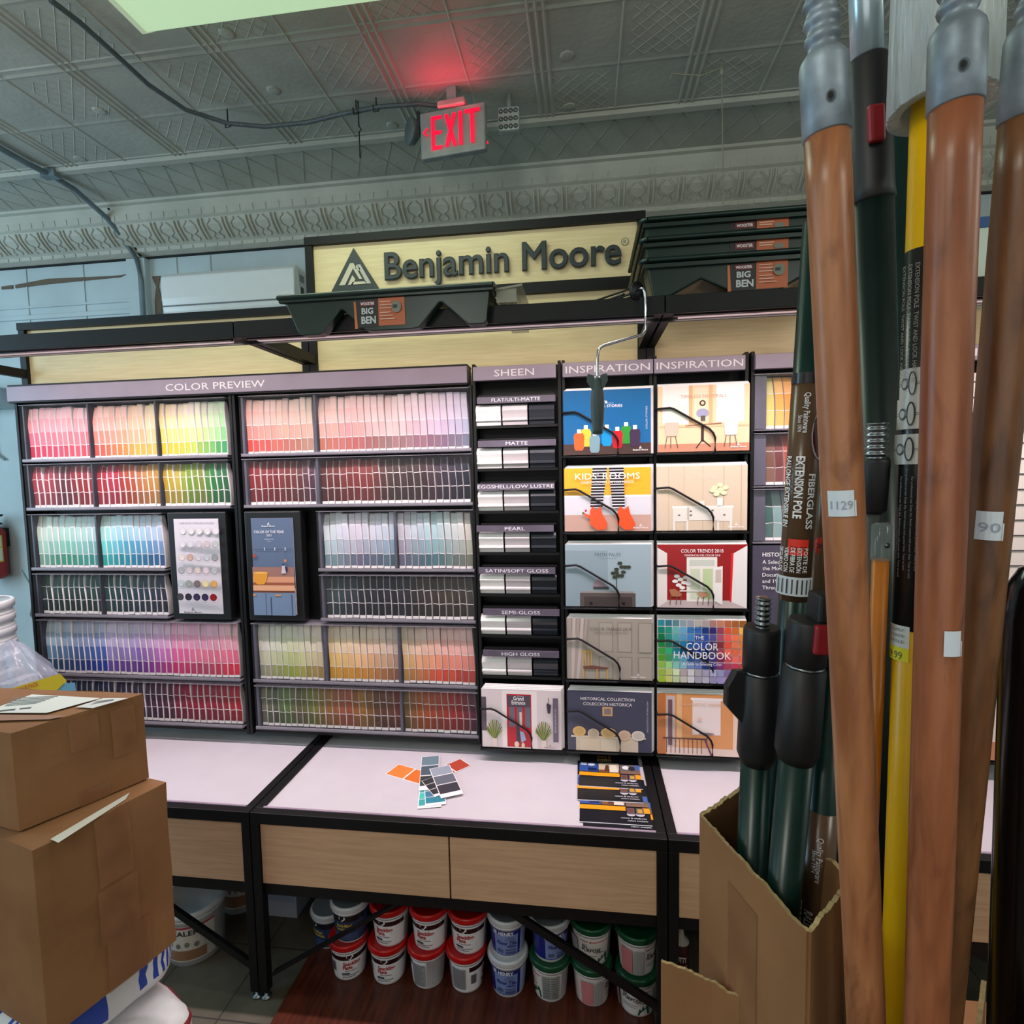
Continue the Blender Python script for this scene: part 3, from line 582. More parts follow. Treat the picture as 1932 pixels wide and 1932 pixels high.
for rk, SX, DATA, rn, lean in ((tL, SL, L_, 'left rack', 1), (tR, SR, R_, 'second rack', .6)):
    for r in range(6):
        secs = DATA[r]; z0, z1 = ROWZ[r]
        xs_used = [SX[i] for i in range(len(secs)) if secs[i]]
        for si, data in enumerate(secs):
            if not data: continue
            x0, x1 = SX[si]; n = 11
            if nodiv(rk, r, si): x0 = SX[si-1][1]
            pit = (x1-x0)/n
            for k in range(n):
                u = k/(n-1); xc = x0+(k+.5)*pit
                if len(data) == 3:
                    A, B, Cc = [jit(lerp(d, u), 7) for d in data]; A = mul(A, .93); B = deep(B, .95); Cc = deep(Cc, .9)
                    bands = [(.045, (236, 230, 230)), (.26, Cc), (.52, B), (.78, lerp([B, A], .65)), (1, A)]; lines = [.262, .525] if rk is tR else [.262]; nm = cname(Cc)
                else:
                    A = deep(jit(lerp(data[0], u), 8), .66); bands = [(.07, (236, 230, 230)), (.36, lerp([A, (10, 10, 14)], .18)), (.68, A), (1, lerp([A, (255, 255, 255)], .06))]; lines = [.365, .685]; nm = cname(A)
                stuff = (rk is tL and r in (3, 5))
                mb = rest if stuff else MB()
                chip(mb, xc, z0+.006+random.uniform(0, .003), z1-.004-random.uniform(0, .008), pit*(.87 if rk is tL else .9), bands, lines, lean)
                if not stuff:
                    tag(mb.build('colour_card_stack', CHIPM), f'stack of {nm} colour cards, {ordn[k]} from left, {secn[si]} part of {rown[r]}, {rn}', 'colour cards', 'colour card stacks in the clear trays')
        # tray parts belong to the rack
        xa, xb = xs_used[0][0]-.018, xs_used[-1][1]+.012
        m = MB(); m.box(xa, xb, YF-.016, 2.318, z0-.004, z0); m.box(xa, xb, YF-.016, YF-.010, z0-.004, z0+.010); m.box(xa, xb, YF-.016, 2.318, z1+.002, z1+.005)
        m.build('tray_rim', ACR, rk)
        m = MB(); m.box(xa, xb, YF-.0135, YF-.012, z0+.002, z1+.001); m.build('clear_front', CLEAR, rk)
        for (s0, s1) in xs_used:
            if nodiv(rk, r, SX.index((s0, s1))): continue
            m = MB(); m.box(s0-.013 if rk is tR else s0-.010, s0-.003, YF-.006, 2.316, z0+.001, z1); m.build('divider', mat('slate_divider', (84, 82, 98), .35) if rk is tR else mat('dark_divider', (46, 42, 56), .4), rk)
o = rest.build('colour_card_rows', CHIPM); tag(o, 'dark green, navy and crimson colour cards filling the fourth and bottom trays of left rack', 'colour cards', kind='stuff')

# posters between the trays
def poster(x0, x1, label, draw):
    z0, z1 = 1.285, 1.768
    t = thing('poster_frame', ((x0+x1)/2, 2.24, z0), label, 'framed poster')
    m = MB(); m.box(x0, x1, YF-.016, YF+.03, z0, z1); m.build('frame', DARK, t, bevel=.006)
    b = .034; m = MB(); W, H = x1-x0-2*b, z1-z0-.058
    m.box(x0+b, x1-b, YF-.0185, YF-.0155, z0+.028, z1-.03, (206, 202, 210))
    a = Art(m, flat((x0+b, YF-.0185, z1-.03), (1, 0, 0), (0, 0, -1)), W, H); draw(a); m.build('poster_sheet', GLOSSP, t)
def dr1(a):
    a.text('OUR MOST POPULAR COLORS', .52, .045, .022, (150, 150, 165), w=.78)
    cs = [[(212, 208, 212)]*5, [(208, 206, 212), (204, 202, 208), (196, 192, 198), (196, 184, 186), (184, 186, 184)], [(214, 204, 200), (190, 160, 146), (196, 194, 200), (184, 186, 192), (140, 146, 144)], [(164, 166, 168), (196, 186, 190), (206, 190, 184), (210, 192, 200), (176, 178, 178)], [(180, 192, 196), (150, 156, 150), (120, 104, 104), (222, 206, 160), (214, 160, 90)], [(70, 68, 74), (52, 46, 58), (56, 48, 78), (56, 44, 80), (140, 24, 34)]]
    for j, row in enumerate(cs):
        for i, c in enumerate(row):
            cx, cy = .2+i*.19, .13+j*.134
            a.ell(cx, cy, .078, .038, tuple(v*.88 for v in c)); a.ell(cx, cy-.002, .066, .032, c); a.ell(cx+.01, cy+.016, .03, .009, tuple(min(255, v*1.06+6) for v in c), 10)
            a.rect(cx-.06, cy+.05, cx+.06, cy+.053, (170, 170, 176))
    a.logo(.5, .92, .03, (40, 40, 50))
poster(-1.845, -1.563, 'white framed poster of round paint daubs on the left rack', dr1)
def dr2(a):
    a.rect(0, 0, 1, .72, (92, 108, 134)); a.logo(.42, .055, .022, (240, 240, 245))
    a.text('COLOR OF THE YEAR', .43, .14, .028, (226, 230, 238), w=.72); a.text('2021', .43, .175, .022, (220, 224, 232)); a.text('AEGEAN TEAL', .43, .215, .012, (200, 205, 220)); a.text('2136-40', .43, .235, .01, (200, 205, 220))
    a.rect(.04, .318, .98, .322, (70, 84, 104))
    for x in (.3, .55, .8): a.rect(x, .30, x+.02, .33, (200, 205, 210))
    a.ell(.06, .385, .045, .022, (150, 80, 70)); a.rect(.80, .33, .805, .42, (80, 60, 60)); a.ell(.80, .435, .035, .016, (190, 120, 90))
    a.rect(0, .5, 1, .62, (150, 112, 104)); a.rect(0, .6, 1, .76, (206, 148, 116)); a.rect(0, .66, 1, .69, (150, 90, 70)); a.rect(0, .69, 1, .745, (216, 164, 128)); a.rect(0, .745, 1, .765, (110, 66, 54))
    a.poly([(.02, .56), (.38, .555), (.34, .63), (.28, .68), (.12, .685), (.04, .65)], (214, 150, 60)); a.ell(.2, .56, .18, .012, (230, 176, 90))
    a.poly([(.72, .485), (.80, .485), (.79, .51), (.82, .565), (.70, .565), (.73, .51)], (190, 190, 200)); a.poly([(.80, .49), (.86, .505), (.85, .55), (.82, .55), (.83, .51), (.80, .50)], (30, 30, 80)); a.rect(.74, .465, .77, .485, (40, 40, 50))
    a.rect(0, .765, 1, 1, (112, 134, 162)); a.rect(.3, .77, .315, 1, (70, 88, 112)); a.rect(.42, .81, .44, 1, (50, 62, 84)); a.rect(.92, .78, .94, 1, (70, 88, 112)); a.rect(.0, .78, .08, .80, (190, 140, 100)); a.rect(.54, .78, .68, .80, (190, 140, 100))
poster(-1.476, -1.215, 'blue framed kitchen poster on the second rack', dr2)

# sheen rack
t = rack('sheen_rack', -.448, -.090, .762, 2.353, 'narrow black rack of moulding samples under a header reading SHEEN', 'sample rack')
def header(x0, x1, txt, tw, parent, z0=2.283, z1=2.338):
    m = MB(); m.box(x0, x1, 2.214, 2.24, z0, z1); o = m.build('header_panel', LAV, parent, bevel=.0015)
    if txt:
        m = MB(); a = Art(m, flat((x0, 2.214, z1), (1, 0, 0), (0, 0, -1)), x1-x0, z1-z0); a.text(txt, .5, .5, .5, (250, 240, 250), w=tw); m.build('lettering', PRINT, o)
header(-.440, -.108, 'SHEEN', .48, t)
zs = [2.203, 2.036, 1.875, 1.714, 1.553, 1.392, 1.231]
zs = [GY(975, y, 2.24).z for y in (753, 835, 916, 995, 1074, 1152, 1230)]
SHN = [('FLAT/ULTI-MATTE', .62, .8), ('MATTE', .28, .6), ('EGGSHELL/LOW LUSTRE', .98, .45), ('PEARL', .26, .33), ('SATIN/SOFT GLOSS', .82, .25), ('SEMI-GLOSS', .5, .14), ('HIGH GLOSS', .5, .06)]
mp_ = [(0, 0), (.006, 0), (.008, .012), (.013, .018), (.013, .024), (.009, .028), (.012, .045), (.015, .058), (.012, .070), (.008, .078), (.002, .084), (0, .084)]
for i, (txt, tw, rg) in enumerate(SHN):
    zc = zs[i]; dx = (.0, .0, -.008, -.014, -.010, .004, 0)[i]
    m = MB(); m.box(-.428+dx, -.112+dx, 2.222, 2.232, zc-.016, zc+.010); hb = m.build('sheen_label', mat('dim_lavender_tag', (96, 88, 104), .4), t)
    m = MB(); m.box(-.425, -.115, 2.232, 2.30, zc+.012, zc+.018); m.build('tag_shelf', BLACK, t)
    m = MB(); a = Art(m, flat((-.428+dx, 2.222, zc+.010), (1, 0, 0), (0, 0, -1)), .316, .026); a.text(txt, .5, .5, .55, (240, 236, 244), w=tw); m.build('lettering', PRINT, hb)
    zb = zc-.022-.080
    for k, cc in enumerate(((236, 232, 230), (204, 196, 198), (38, 42, 50))):
        xx = -.436+k*.1085; m = MB(); m.prism([(xx, 2.255-d*1.6, zb+h) for d, h in mp_], (.101, 0, 0)); nm = 'moulding_sample'
        o = m.build(nm, mat(f'sheen_{k}_{i}', cc, rg, var=.01), t)
        o['label'] = ('white', 'light grey', 'near-black')[k]+' moulding sample'
    m = MB(); m.box(-.436, -.105, 2.236, 2.30, zb-.012, zb-.002); m.build('sample_ledge', BLACK, t)

# brochure racks
tB = [None, None]
for i, (x0, x1) in enumerate(((-.086, .265), (.269, .622))):
    tB[i] = rack('brochure_rack', x0, x1, .755, 2.353, ('black brochure rack headed INSPIRATION, next to the sheen samples', 'black brochure rack headed INSPIRATION, right beside the archive chips')[i], 'brochure rack')
    header(x0+(.004 if i == 0 else 0), x1-(0 if i == 0 else .018), 'INSPIRATION', .93 if i == 0 else .95, tB[i])
def holder(parent, x0, z0):
    m = MB(); y = 2.196
    m.tube([(x0-.002, 2.24, z0+.165), (x0+.002, y, z0+.165), (x0+.045, y, z0+.168), (x0+.062, y, z0+.162), (x0+.19, y, z0+.085), (x0+.205, y, z0+.068), (x0+.212, y, z0+.05), (x0+.212, y, z0-.002), (x0+.20, y+.002, z0-.008), (x0-.002, y+.002, z0-.008), (x0-.002, 2.24, z0-.008)], .0042, 8)
    m.build('wire_holder', BLACK, parent)
    m = MB(); m.box(x0-.005, x0+.345, y+.006, 2.315, z0-.012, z0-.004); m.build('ledge', BLACK, parent)
def mul(c, k): return tuple(v*k for v in c)
WH = (246, 244, 246)
def c_thread(a):
    a.rect(0, 0, 1, .83, (22, 96, 150)); a.rect(0, .83, 1, 1, (72, 52, 48))
    a.text('aura', .46, .18, .055, WH, bold=.02); a.text('COLOR STORIES', .5, .25, .04, WH, w=.36); a.rect(.36, .205, .58, .21, (180, 200, 220))
    for x, y, c in ((.26, .60, (220, 190, 60)), (.5, .6, (20, 140, 200)), (.72, .57, (50, 140, 50)), (.18, .66, (236, 96, 44)), (.62, .64, (190, 24, 40)), (.82, .62, (64, 44, 70)), (.36, .70, (120, 150, 160))):
        a.rect(x-.022, y-.06, x+.022, y+.02, WH); a.poly([(x-.045, y), (x+.045, y), (x+.062, y+.05), (x+.055, y+.23), (x+.04, y+.27), (x-.04, y+.27), (x-.055, y+.23), (x-.062, y+.05)], c)
    a.logo(.88, .90, .035, WH); a.text('COLOR STORIES', .95, .45, .02, (200, 215, 230), rot=-90, w=.35)
def c_kids(a):
    a.rect(0, 0, 1, .44, (240, 176, 44)); a.rect(0, .44, 1, .74, (214, 212, 220)); a.rect(0, .43, 1, .46, (240, 238, 240)); a.rect(0, .74, 1, 1, (196, 160, 146))
    for xa, xb in ((.33, .30), (.52, .56)):
        for k in range(14):
            y0 = .0+k*.045; s = k/14; x = xa+(xb-xa)*s; w0 = .17-.03*s
            a.rect(x, y0, x+w0, y0+.045, (36, 24, 34)); 
            a.rect(x, y0+.03, x+w0, y0+.043, WH)
    a.text("KIDS' ROOMS", .5, .13, .10, WH, w=.74); a.text('HABITACIONES DE LOS NIÑOS', .5, .225, .04, (230, 225, 225), w=.6)
    for x in (.30, .62):
        a.poly([(x+.0, .66), (x+.03, .60), (x+.07, .66), (x+.12, .60), (x+.14, .72), (x+.20, .88), (x+.18, .97), (x+.08, .98), (x-.01, .88)], (228, 84, 40))
    a.poly([(.32, .76), (.22, .70), (.24, .75), (.30, .80)], (228, 84, 40)); a.ell(.22, .71, .016, .022, (120, 110, 70)); a.ell(.25, .67, .014, .02, (200, 40, 70))
    a.logo(.88, .90, .035, WH)
def c_pale(a):
    a.rect(0, 0, 1, 1, (156, 176, 186)); a.rect(0, .1, .5, 1, (140, 160, 170)); a.text('FRESH PALES', .5, .165, .055, (86, 98, 104), w=.3); a.text('TONOS PALIDOS', .5, .225, .022, (110, 120, 126), w=.2)
    a.rect(.17, .78, .82, 1, (92, 82, 80)); a.rect(.19, .75, .80, .78, (150, 146, 144)); a.rect(.22, .84, .78, 1, (70, 62, 62)); a.ell(.3, .95, .02, .025, (30, 26, 26)); a.ell(.68, .95, .02, .025, (30, 26, 26))
    a.poly([(.32, .70), (.34, .60), (.40, .55), (.46, .62), (.50, .70)], (150, 130, 140)); a.rect(.33, .68, .51, .72, (70, 66, 72)); a.rect(.595, .5, .605, .76, (70, 80, 60))
    for x, y in ((.56, .46), (.6, .40), (.66, .36), (.64, .30), (.7, .36), (.68, .44), (.62, .5), (.58, .52), (.74, .36), (.66, .5), (.6, .45)): a.ell(x, y, .03, .028, (56, 62, 48), 8)
def c_t19(a):
    a.rect(0, 0, 1, 1, (166, 158, 148))
    for x in (.38, .60, .84):
        a.rect(x, .06, x+.17, .55, (146, 138, 128)); a.rect(x+.012, .075, x+.158, .535, (172, 164, 154)); a.rect(x, .62, x+.17, 1, (146, 138, 128)); a.rect(x+.012, .635, x+.158, .98, (170, 162, 152))
    for k in range(5): a.poly([(.02+k*.05, 0), (.06+k*.05, 0), (.07+k*.03, 1), (.02+k*.03, 1)], (196, 184, 178) if k % 2 else (172, 158, 152))
    a.text('COLOR TRENDS 2019', .52, .17, .05, (110, 104, 100), w=.48); a.text('TENDENCIAS DEL COLOR 2019', .52, .235, .028, (120, 114, 108), w=.4)
    g = (206, 164, 84)
    for x in (.18, .215, .25, .285): a.rect(x, .55, x+.012, .78, g)
    a.rect(.17, .53, .31, .55, g); a.poly([(.19, .79), (.3, .77), (.5, .80), (.48, .83), (.2, .83)], (120, 78, 70))
    for x in (.19, .35, .47): a.rect(x, .83, x+.014, .99, g)
    a.logo(.84, .90, .035, WH)
def c_hist(a):
    a.rect(0, 0, 1, 1, (76, 78, 98)); a.text('HISTORICAL COLLECTION', .48, .13, .05, WH, w=.64); a.text('COLECCIÓN HISTÓRICA', .48, .215, .05, WH, w=.58)
    a.rect(.42, .26, .54, .41, (214, 170, 120)); a.rect(.44, .285, .52, .385, (140, 124, 130)); a.rect(.04, .75, .93, .78, (226, 212, 190)); a.rect(.1, .78, .84, 1, (214, 200, 180)); a.rect(.15, .8, .38, 1, (222, 208, 186)); a.rect(.4, .8, .58, 1, (226, 214, 196))
    for x, y, rx, c in ((.14, .68, .08, (224, 184, 120)), (.31, .71, .07, (214, 196, 176)), (.49, .69, .095, (232, 196, 140)), (.68, .72, .075, (224, 196, 170)), (.84, .72, .08, (226, 216, 208))):
        a.ell(x, y, rx, .085, c); a.ell(x, y, rx*.7, .06, mul(c, .93))
    a.text('HISTORICAL COLLECTION', .95, .4, .018, (200, 200, 210), rot=90, w=.5)
def c_neut(a):
    a.rect(0, 0, 1, 1, (236, 196, 158)); a.rect(.05, 0, .35, .58, (248, 222, 214)); a.rect(.64, 0, .94, .56, (248, 228, 224)); a.rect(.34, 0, .38, .6, (222, 168, 120)); a.rect(.56, 0, .6, .6, (222, 168, 120)); a.rect(.40, .03, .55, .55, (240, 206, 176)); a.rect(.66, .26, .9, .5, (236, 240, 228)); a.rect(.10, .3, .33, .5, (224, 226, 206))
    a.rect(0, .88, 1, 1, (190, 132, 106)); a.rect(0, .60, 1, .63, (226, 180, 140)); a.text('TIMELESS NEUTRALS', .5, .165, .05, (190, 150, 130), w=.5)
    a.ell(.49, .27, .035, .045, (70, 50, 44)); a.ell(.49, .27, .018, .024, (220, 190, 160)); a.ell(.49, .42, .07, .07, (150, 150, 176)); a.rect(.47, .46, .52, .54, (90, 80, 80)); a.poly([(.3, .6), (.7, .57), (.7, .585), (.3, .615)], (150, 110, 90)); a.rect(.475, .62, .505, .85, (60, 40, 36)); a.line(.49, .82, .42, .95, .004, (50, 34, 30)); a.line(.49, .82, .58, .93, .004, (50, 34, 30))
    for x in (.14, .79):
        a.poly([(x-.07, .55), (x+.09, .55), (x+.07, .76), (x-.05, .76)], (206, 178, 160) if x < .5 else (244, 240, 240))
        for d in (-.04, .0, .05): a.line(x+d, .76, x+d*1.6, .94, .0025, (90, 76, 70))
    a.logo(.88, .90, .035, WH)
def c_white(a):
    a.rect(0, 0, 1, 1, (210, 192, 168))
    for x in (.13, .3, .51, .74, .93): a.rect(x, 0, x+.008, 1, (190, 172, 148))
    a.text('OFF WHITES', .5, .17, .05, (224, 210, 190), w=.34); a.rect(.17, .62, .85, .65, (236, 232, 222)); a.poly([(.18, .65), (.84, .65), (.84, .86), (.70, .86), (.62, .84), (.36, .84), (.34, .86), (.18, .86)], (222, 218, 208))
    for x in (.18, .33, .67, .81): a.rect(x, .86, x+.025, 1, (226, 222, 212))
    for x, y in ((.25, .76), (.38, .70), (.38, .76), (.62, .69), (.75, .76)): a.ell(x, y, .015, .012, (100, 96, 88), 8)
    a.rect(.34, .635, .36, .82, (190, 184, 172)); a.rect(.67, .5, .73, .62, (236, 232, 226)); a.rect(.48, .54, .53, .62, (230, 226, 218))
    for x, y in ((.64, .34), (.70, .30), (.76, .34), (.68, .40), (.74, .42), (.66, .44), (.71, .37), (.62, .38)): a.ell(x, y, .035, .035, (226, 224, 180), 8)
    a.logo(.88, .90, .035, WH)
def c_t18(a):
    a.rect(0, 0, 1, 1, (150, 22, 26)); a.rect(0, .88, 1, 1, (196, 180, 180)); a.poly([(0, .05), (.11, .14), (.11, .9), (0, 1)], (226, 218, 214)); a.poly([(1, .02), (.85, .14), (.83, .9), (1, 1)], (232, 228, 226)); a.poly([(.85, .14), (.83, .9), (.81, .9), (.82, .14)], (220, 30, 36))
    a.rect(.33, .20, .67, .90, (234, 230, 222)); a.rect(.36, .24, .64, .34, (200, 206, 196)); a.rect(.37, .38, .48, .86, (206, 214, 190)); a.rect(.51, .38, .62, .86, (190, 210, 160)); a.poly([(.63, .36), (.73, .34), (.73, .95), (.63, .88)], (238, 236, 232)); a.poly([(.65, .4), (.715, .39), (.715, .6), (.65, .6)], (206, 190, 180))
    for x, y in ((.22, .5), (.26, .55), (.2, .58), (.3, .6), (.24, .64), (.32, .52), (.28, .68), (.35, .62)): a.ell(x, y, .035, .03, (236, 230, 226), 7)
    a.rect(.25, .72, .58, .74, (230, 224, 220)); a.poly([(.13, .71), (.2, .70), (.28, .78), (.26, .82), (.16, .82)], (170, 110, 80)); a.poly([(.44, .76), (.55, .74), (.58, .80), (.5, .84)], (190, 140, 110))
    for x in (.15, .22, .27, .46, .52, .58): a.line(x, .82, x-.01, .95, .003, (120, 80, 60))
    a.text('COLOR TRENDS 2018', .5, .10, .055, WH, w=.47); a.text('TENDENCIAS DEL COLOR 2018', .5, .17, .032, WH, w=.4)
def c_hand(a):
    rows = 9; cols_ = 12
    for j in range(rows):
        for i in range(cols_):
            u, v = i/(cols_-1), j/(rows-1)
            if j == 0: c = lerp([(20, 120, 130), (120, 160, 170), (190, 195, 200), (150, 120, 120), (200, 110, 60), (170, 110, 50)], u)
            elif j == 8 or j == 7: c = lerp([(180, 210, 80), (200, 200, 190), (190, 190, 205), (150, 140, 200), (180, 100, 150)], u)
            else: c = lerp([lerp([(0, 130, 110), (60, 170, 70), (225, 220, 50)], v), lerp([(150, 190, 200), (30, 160, 180), (200, 200, 190)], v), lerp([(60, 140, 200), (20, 60, 160), (170, 190, 220)], v), lerp([(40, 60, 160), (30, 40, 110), (80, 80, 180)], v), lerp([(230, 80, 60), (236, 90, 80), (150, 70, 160)], v), lerp([(240, 180, 80), (240, 130, 80), (200, 20, 60)], v)], u)
            c = jit(c, 26); a.rect(i/cols_+.005, j/rows+.006, (i+1)/cols_-.003, (j+1)/rows-.004, c)
    a.logo(.48, .10, .035, (50, 60, 90)); a.text('THE', .47, .27, .06, WH, w=.10); a.text('COLOR', .5, .41, .12, WH, w=.36); a.text('HANDBOOK', .5, .55, .12, WH, w=.64); a.text('A Guide to Selecting Color', .5, .69, .045, WH, w=.44)
def c_deep(a):
    a.rect(0, 0, 1, 1, (228, 156, 100)); a.rect(0, 0, .09, 1, (196, 120, 70)); a.rect(.1, .04, .2, .9, (206, 190, 190)); a.rect(.12, .1, .17, .85, (120, 90, 100)); a.rect(.22, .0, .28, 1, (240, 190, 140)); a.rect(.4, .07, .72, .66, (244, 226, 224)); a.rect(.38, .06, .74, .10, (250, 240, 240)); a.rect(.86, 0, 1, 1, (244, 210, 190)); a.rect(.92, .2, .97, .9, (190, 150, 160))
    a.rect(.1, .88, 1, 1, (236, 210, 200)); a.ell(.56, .64, .09, .02, (150, 130, 140)); a.rect(.56, .64, .57, .86, (110, 90, 100)); a.text('DRAMATIC DEEPS', .5, .17, .05, (230, 190, 160), w=.5)
    for k in range(9): a.rect(.1+k*.05, .74, .107+k*.05, .97, (100, 60, 66))
    a.rect(.06, .72, .56, .74, (80, 50, 56)); a.line(.54, .73, .62, 1, .006, (120, 60, 90)); a.ell(.48, .4, .03, .03, (240, 200, 190), 8)
def c_door(a):
    a.rect(0, 0, 1, 1, (226, 212, 214)); a.rect(0, .14, .06, .72, (96, 84, 96)); a.rect(.26, .02, .7, 1, (240, 230, 230)); a.rect(.32, .08, .63, .98, (196, 34, 48)); a.rect(.33, .10, .62, .3, (90, 76, 90))
    for x in (.35, .45, .55): a.rect(x, .3, x+.07, .64, (110, 108, 122))
    a.text('Grand', .47, .15, .07, WH, w=.13, bold=.01); a.text('Entrance', .47, .22, .07, WH, w=.17, bold=.01); a.text('Find your', .49, .11, .018, WH)
    a.rect(.48, .38, .51, .62, (220, 205, 180)); a.poly([(.48, .70), (.53, .72), (.56, .85), (.5, .9)], (170, 186, 226)); a.rect(.44, .6, .48, .9, (60, 60, 80)); a.ell(.44, .93, .03, .05, (240, 214, 190)); a.ell(.52, .95, .02, .05, (240, 214, 190))
    for cx in (.16, .78):
        for k in range(15):
            q = math.radians(200-k*16 if k < 15 else 0); a.line(cx, .86, cx+.10*math.cos(q), .72-.20*abs(math.sin(q)), .004, (150, 160, 70) if k % 2 else (96, 106, 60))
        a.rect(cx-.03, .84, cx+.03, .98, (230, 214, 205))
    a.poly([(.83, .2), (.88, .24), (.865, .38), (.835, .38), (.82, .24)], (70, 64, 74)); a.rect(.844, .12, .852, .2, (70, 64, 74)); a.rect(.90, .12, .965, .86, (110, 100, 118)); a.logo(.86, .92, .03, (120, 110, 120)); a.text('AT YOUR FRONT DOOR', .93, .5, .02, (220, 215, 225), rot=90, w=.4)
BR = [(0, -.081, 1.977, c_thread, 'teal blue brochure stack with coloured thread spools on the cover', 0), (0, -.081, 1.675, c_kids, 'orange brochure stack with striped stockings and red jester slippers', 0), (0, -.081, 1.373, c_pale, 'pale blue brochure stack showing a leafy sprig over a grey drawer', 0), (0, -.079, 1.075, c_t19, 'taupe panelled brochure stack with a gilt chair on the cover', .008), (0, -.080, .776, c_hist, 'slate blue brochure stack with a row of round plates on the cover', 0),
      (1, .282, 1.980, c_neut, 'peach dining room brochure stack at the top of the right brochure rack', 0), (1, .277, 1.676, c_white, 'cream brochure stack showing a white sideboard and flowers', 0), (1, .279, 1.372, c_t18, 'deep red brochure stack with open white french doors', 0), (1, .279, 1.075, c_hand, 'rainbow grid brochure stack titled The Color Handbook', 0), (1, .279, .776, c_deep, 'orange stair hall brochure stack at the bottom of the right brochure rack', 0), (2, -.436, .772, c_door, 'brochure stack with red front door and ferns below the sheen samples', 0)]
for rk, x0, z0, fn_, lab, tilt in BR:
    parent = tB[rk] if rk < 2 else t
    holder(parent, x0-.002 if rk < 2 else x0-.004, z0)
    W, H = .336, .250
    if rk == 2: W = .330
    m = MB(); cols_ = 4
    for k in range(cols_):
        yy = 2.232-k*.007; dx = (.004*(cols_-1-k) if rk != 1 else 0)*(1 if k < 3 else 0); dz = .004*(cols_-1-k)*(k < 3)
        m.box(x0+dx, x0+W+dx, yy-.0062, yy, z0+dz*.0, z0+H+dz, (230, 226, 226))
    yf = 2.232-(cols_-1)*.007-.0062
    fr = flat((x0, yf, z0+H), (1, 0, 0), (0, 0, -1))
    fn_(Art(m, fr, W, H, step=.00012))
    tag(m.build('brochure_stack', GLOSSP), lab, 'brochures', 'brochure stacks in wire holders')

# archive rack at the right, partly behind the poles
t = rack('archive_chip_rack', .632, 1.62, .762, 2.353, 'black rack of large colour cards behind the extension poles', 'chip rack')
header(.640, 1.02, None, 1, t); header(1.03, 1.61, 'ARCHIVE', .6, t)
AR = [(2.057, 2.262, [(214, 200, 110), (240, 170, 80), (236, 150, 60), (236, 120, 60)]), (1.842, 2.040, [(110, 70, 54), (96, 44, 40), (150, 60, 44), (120, 40, 36)]), (1.626, 1.828, [(60, 96, 92), (120, 150, 150), (90, 120, 130), (50, 80, 100)])]
for r, (z0, z1, cs) in enumerate(AR):
    m = MB(); m.box(.646, .688, 2.238, 2.316, z0+.004, z1); m.build('filler_block', mat('slate_divider'), t)
    m = MB(); m.box(.640, .95, 2.222, 2.224, z0, z1); m.build('clear_front', CLEAR, t)
    m = MB(); m.box(.640, .95, 2.222, 2.316, z0-.004, z0); m.box(.640, .95, 2.222, 2.316, z1+.001, z1+.004); m.build('tray_rim', ACR, t)
    for k, c_ in enumerate(cs):
        xc = .708+k*.034; m = MB(); H = z1-z0
        bl = [(.06, (236, 230, 230)), (.34, lerp([c_, (255, 255, 255)], .1)), (.67, c_), (1, lerp([c_, (255, 255, 255)], .25 if r == 0 else .05))]
        chip(m, xc, z0+.004, z1-.004, .031, bl, [.345, .675], .2)
        tag(m.build('colour_card_stack', CHIPM), f'stack of wide {cname(c_)} cards, {ordn[k]} in {("top","second","third")[r]} tray of the archive rack', 'colour cards', 'wide colour card stacks')
m = MB(); m.box(.64, .95, 2.222, 2.236, 1.30, 1.614); o = m.build('info_panel', mat('slate_info_panel', (78, 72, 90), .4), t)
m = MB(); a = Art(m, flat((.64, 2.222, 1.614), (1, 0, 0), (0, 0, -1)), .31, .314)
for k, s_ in enumerate(('HISTORICAL', 'A Selection of', 'the Most', 'Documented 18th', 'and 19th Century', 'Throughout')): a.text(s_, .115, .11+k*.079+(.012 if k else 0), .048 if k else .05, WH, al='l', bold=.012 if k == 0 else 0)
m.build('lettering', PRINT, o)
m = MB(); m.box(1.0, 1.61, 2.236, 2.25, 1.30, 2.24, (226, 216, 206))
for k in range(17): m.box(1.0, 1.61, 2.233, 2.236, 1.31+k*.056, 1.314+k*.056, (70, 66, 70))
for k in range(6): m.box(1.0+k*.12, 1.003+k*.12, 2.233, 2.236, 1.30, 2.24, (90, 84, 86))
m.build('off_white_card_grid', PRINT, t)
m = MB(); m.box(1.25, 1.6, 2.225, 2.235, .80, 1.05, (236, 214, 205)); m.box(1.25, 1.6, 2.222, 2.225, .80, .87, (200, 130, 90)); m.build('leaflet_pocket', PRINT, t)
m = MB(); m.box(1.15, 1.62, 1.84, 2.2, 2.457, 2.60, (206, 216, 204)); m.box(1.15, 1.62, 1.836, 1.84, 2.60, 2.63, (30, 80, 140)); m.box(1.15, 1.62, 1.84, 2.2, 2.60, 2.63, (30, 80, 140))
tag(m.build('storage_tub', PRINT), 'pale storage tub with blue lid on the right canopy', 'storage tub')

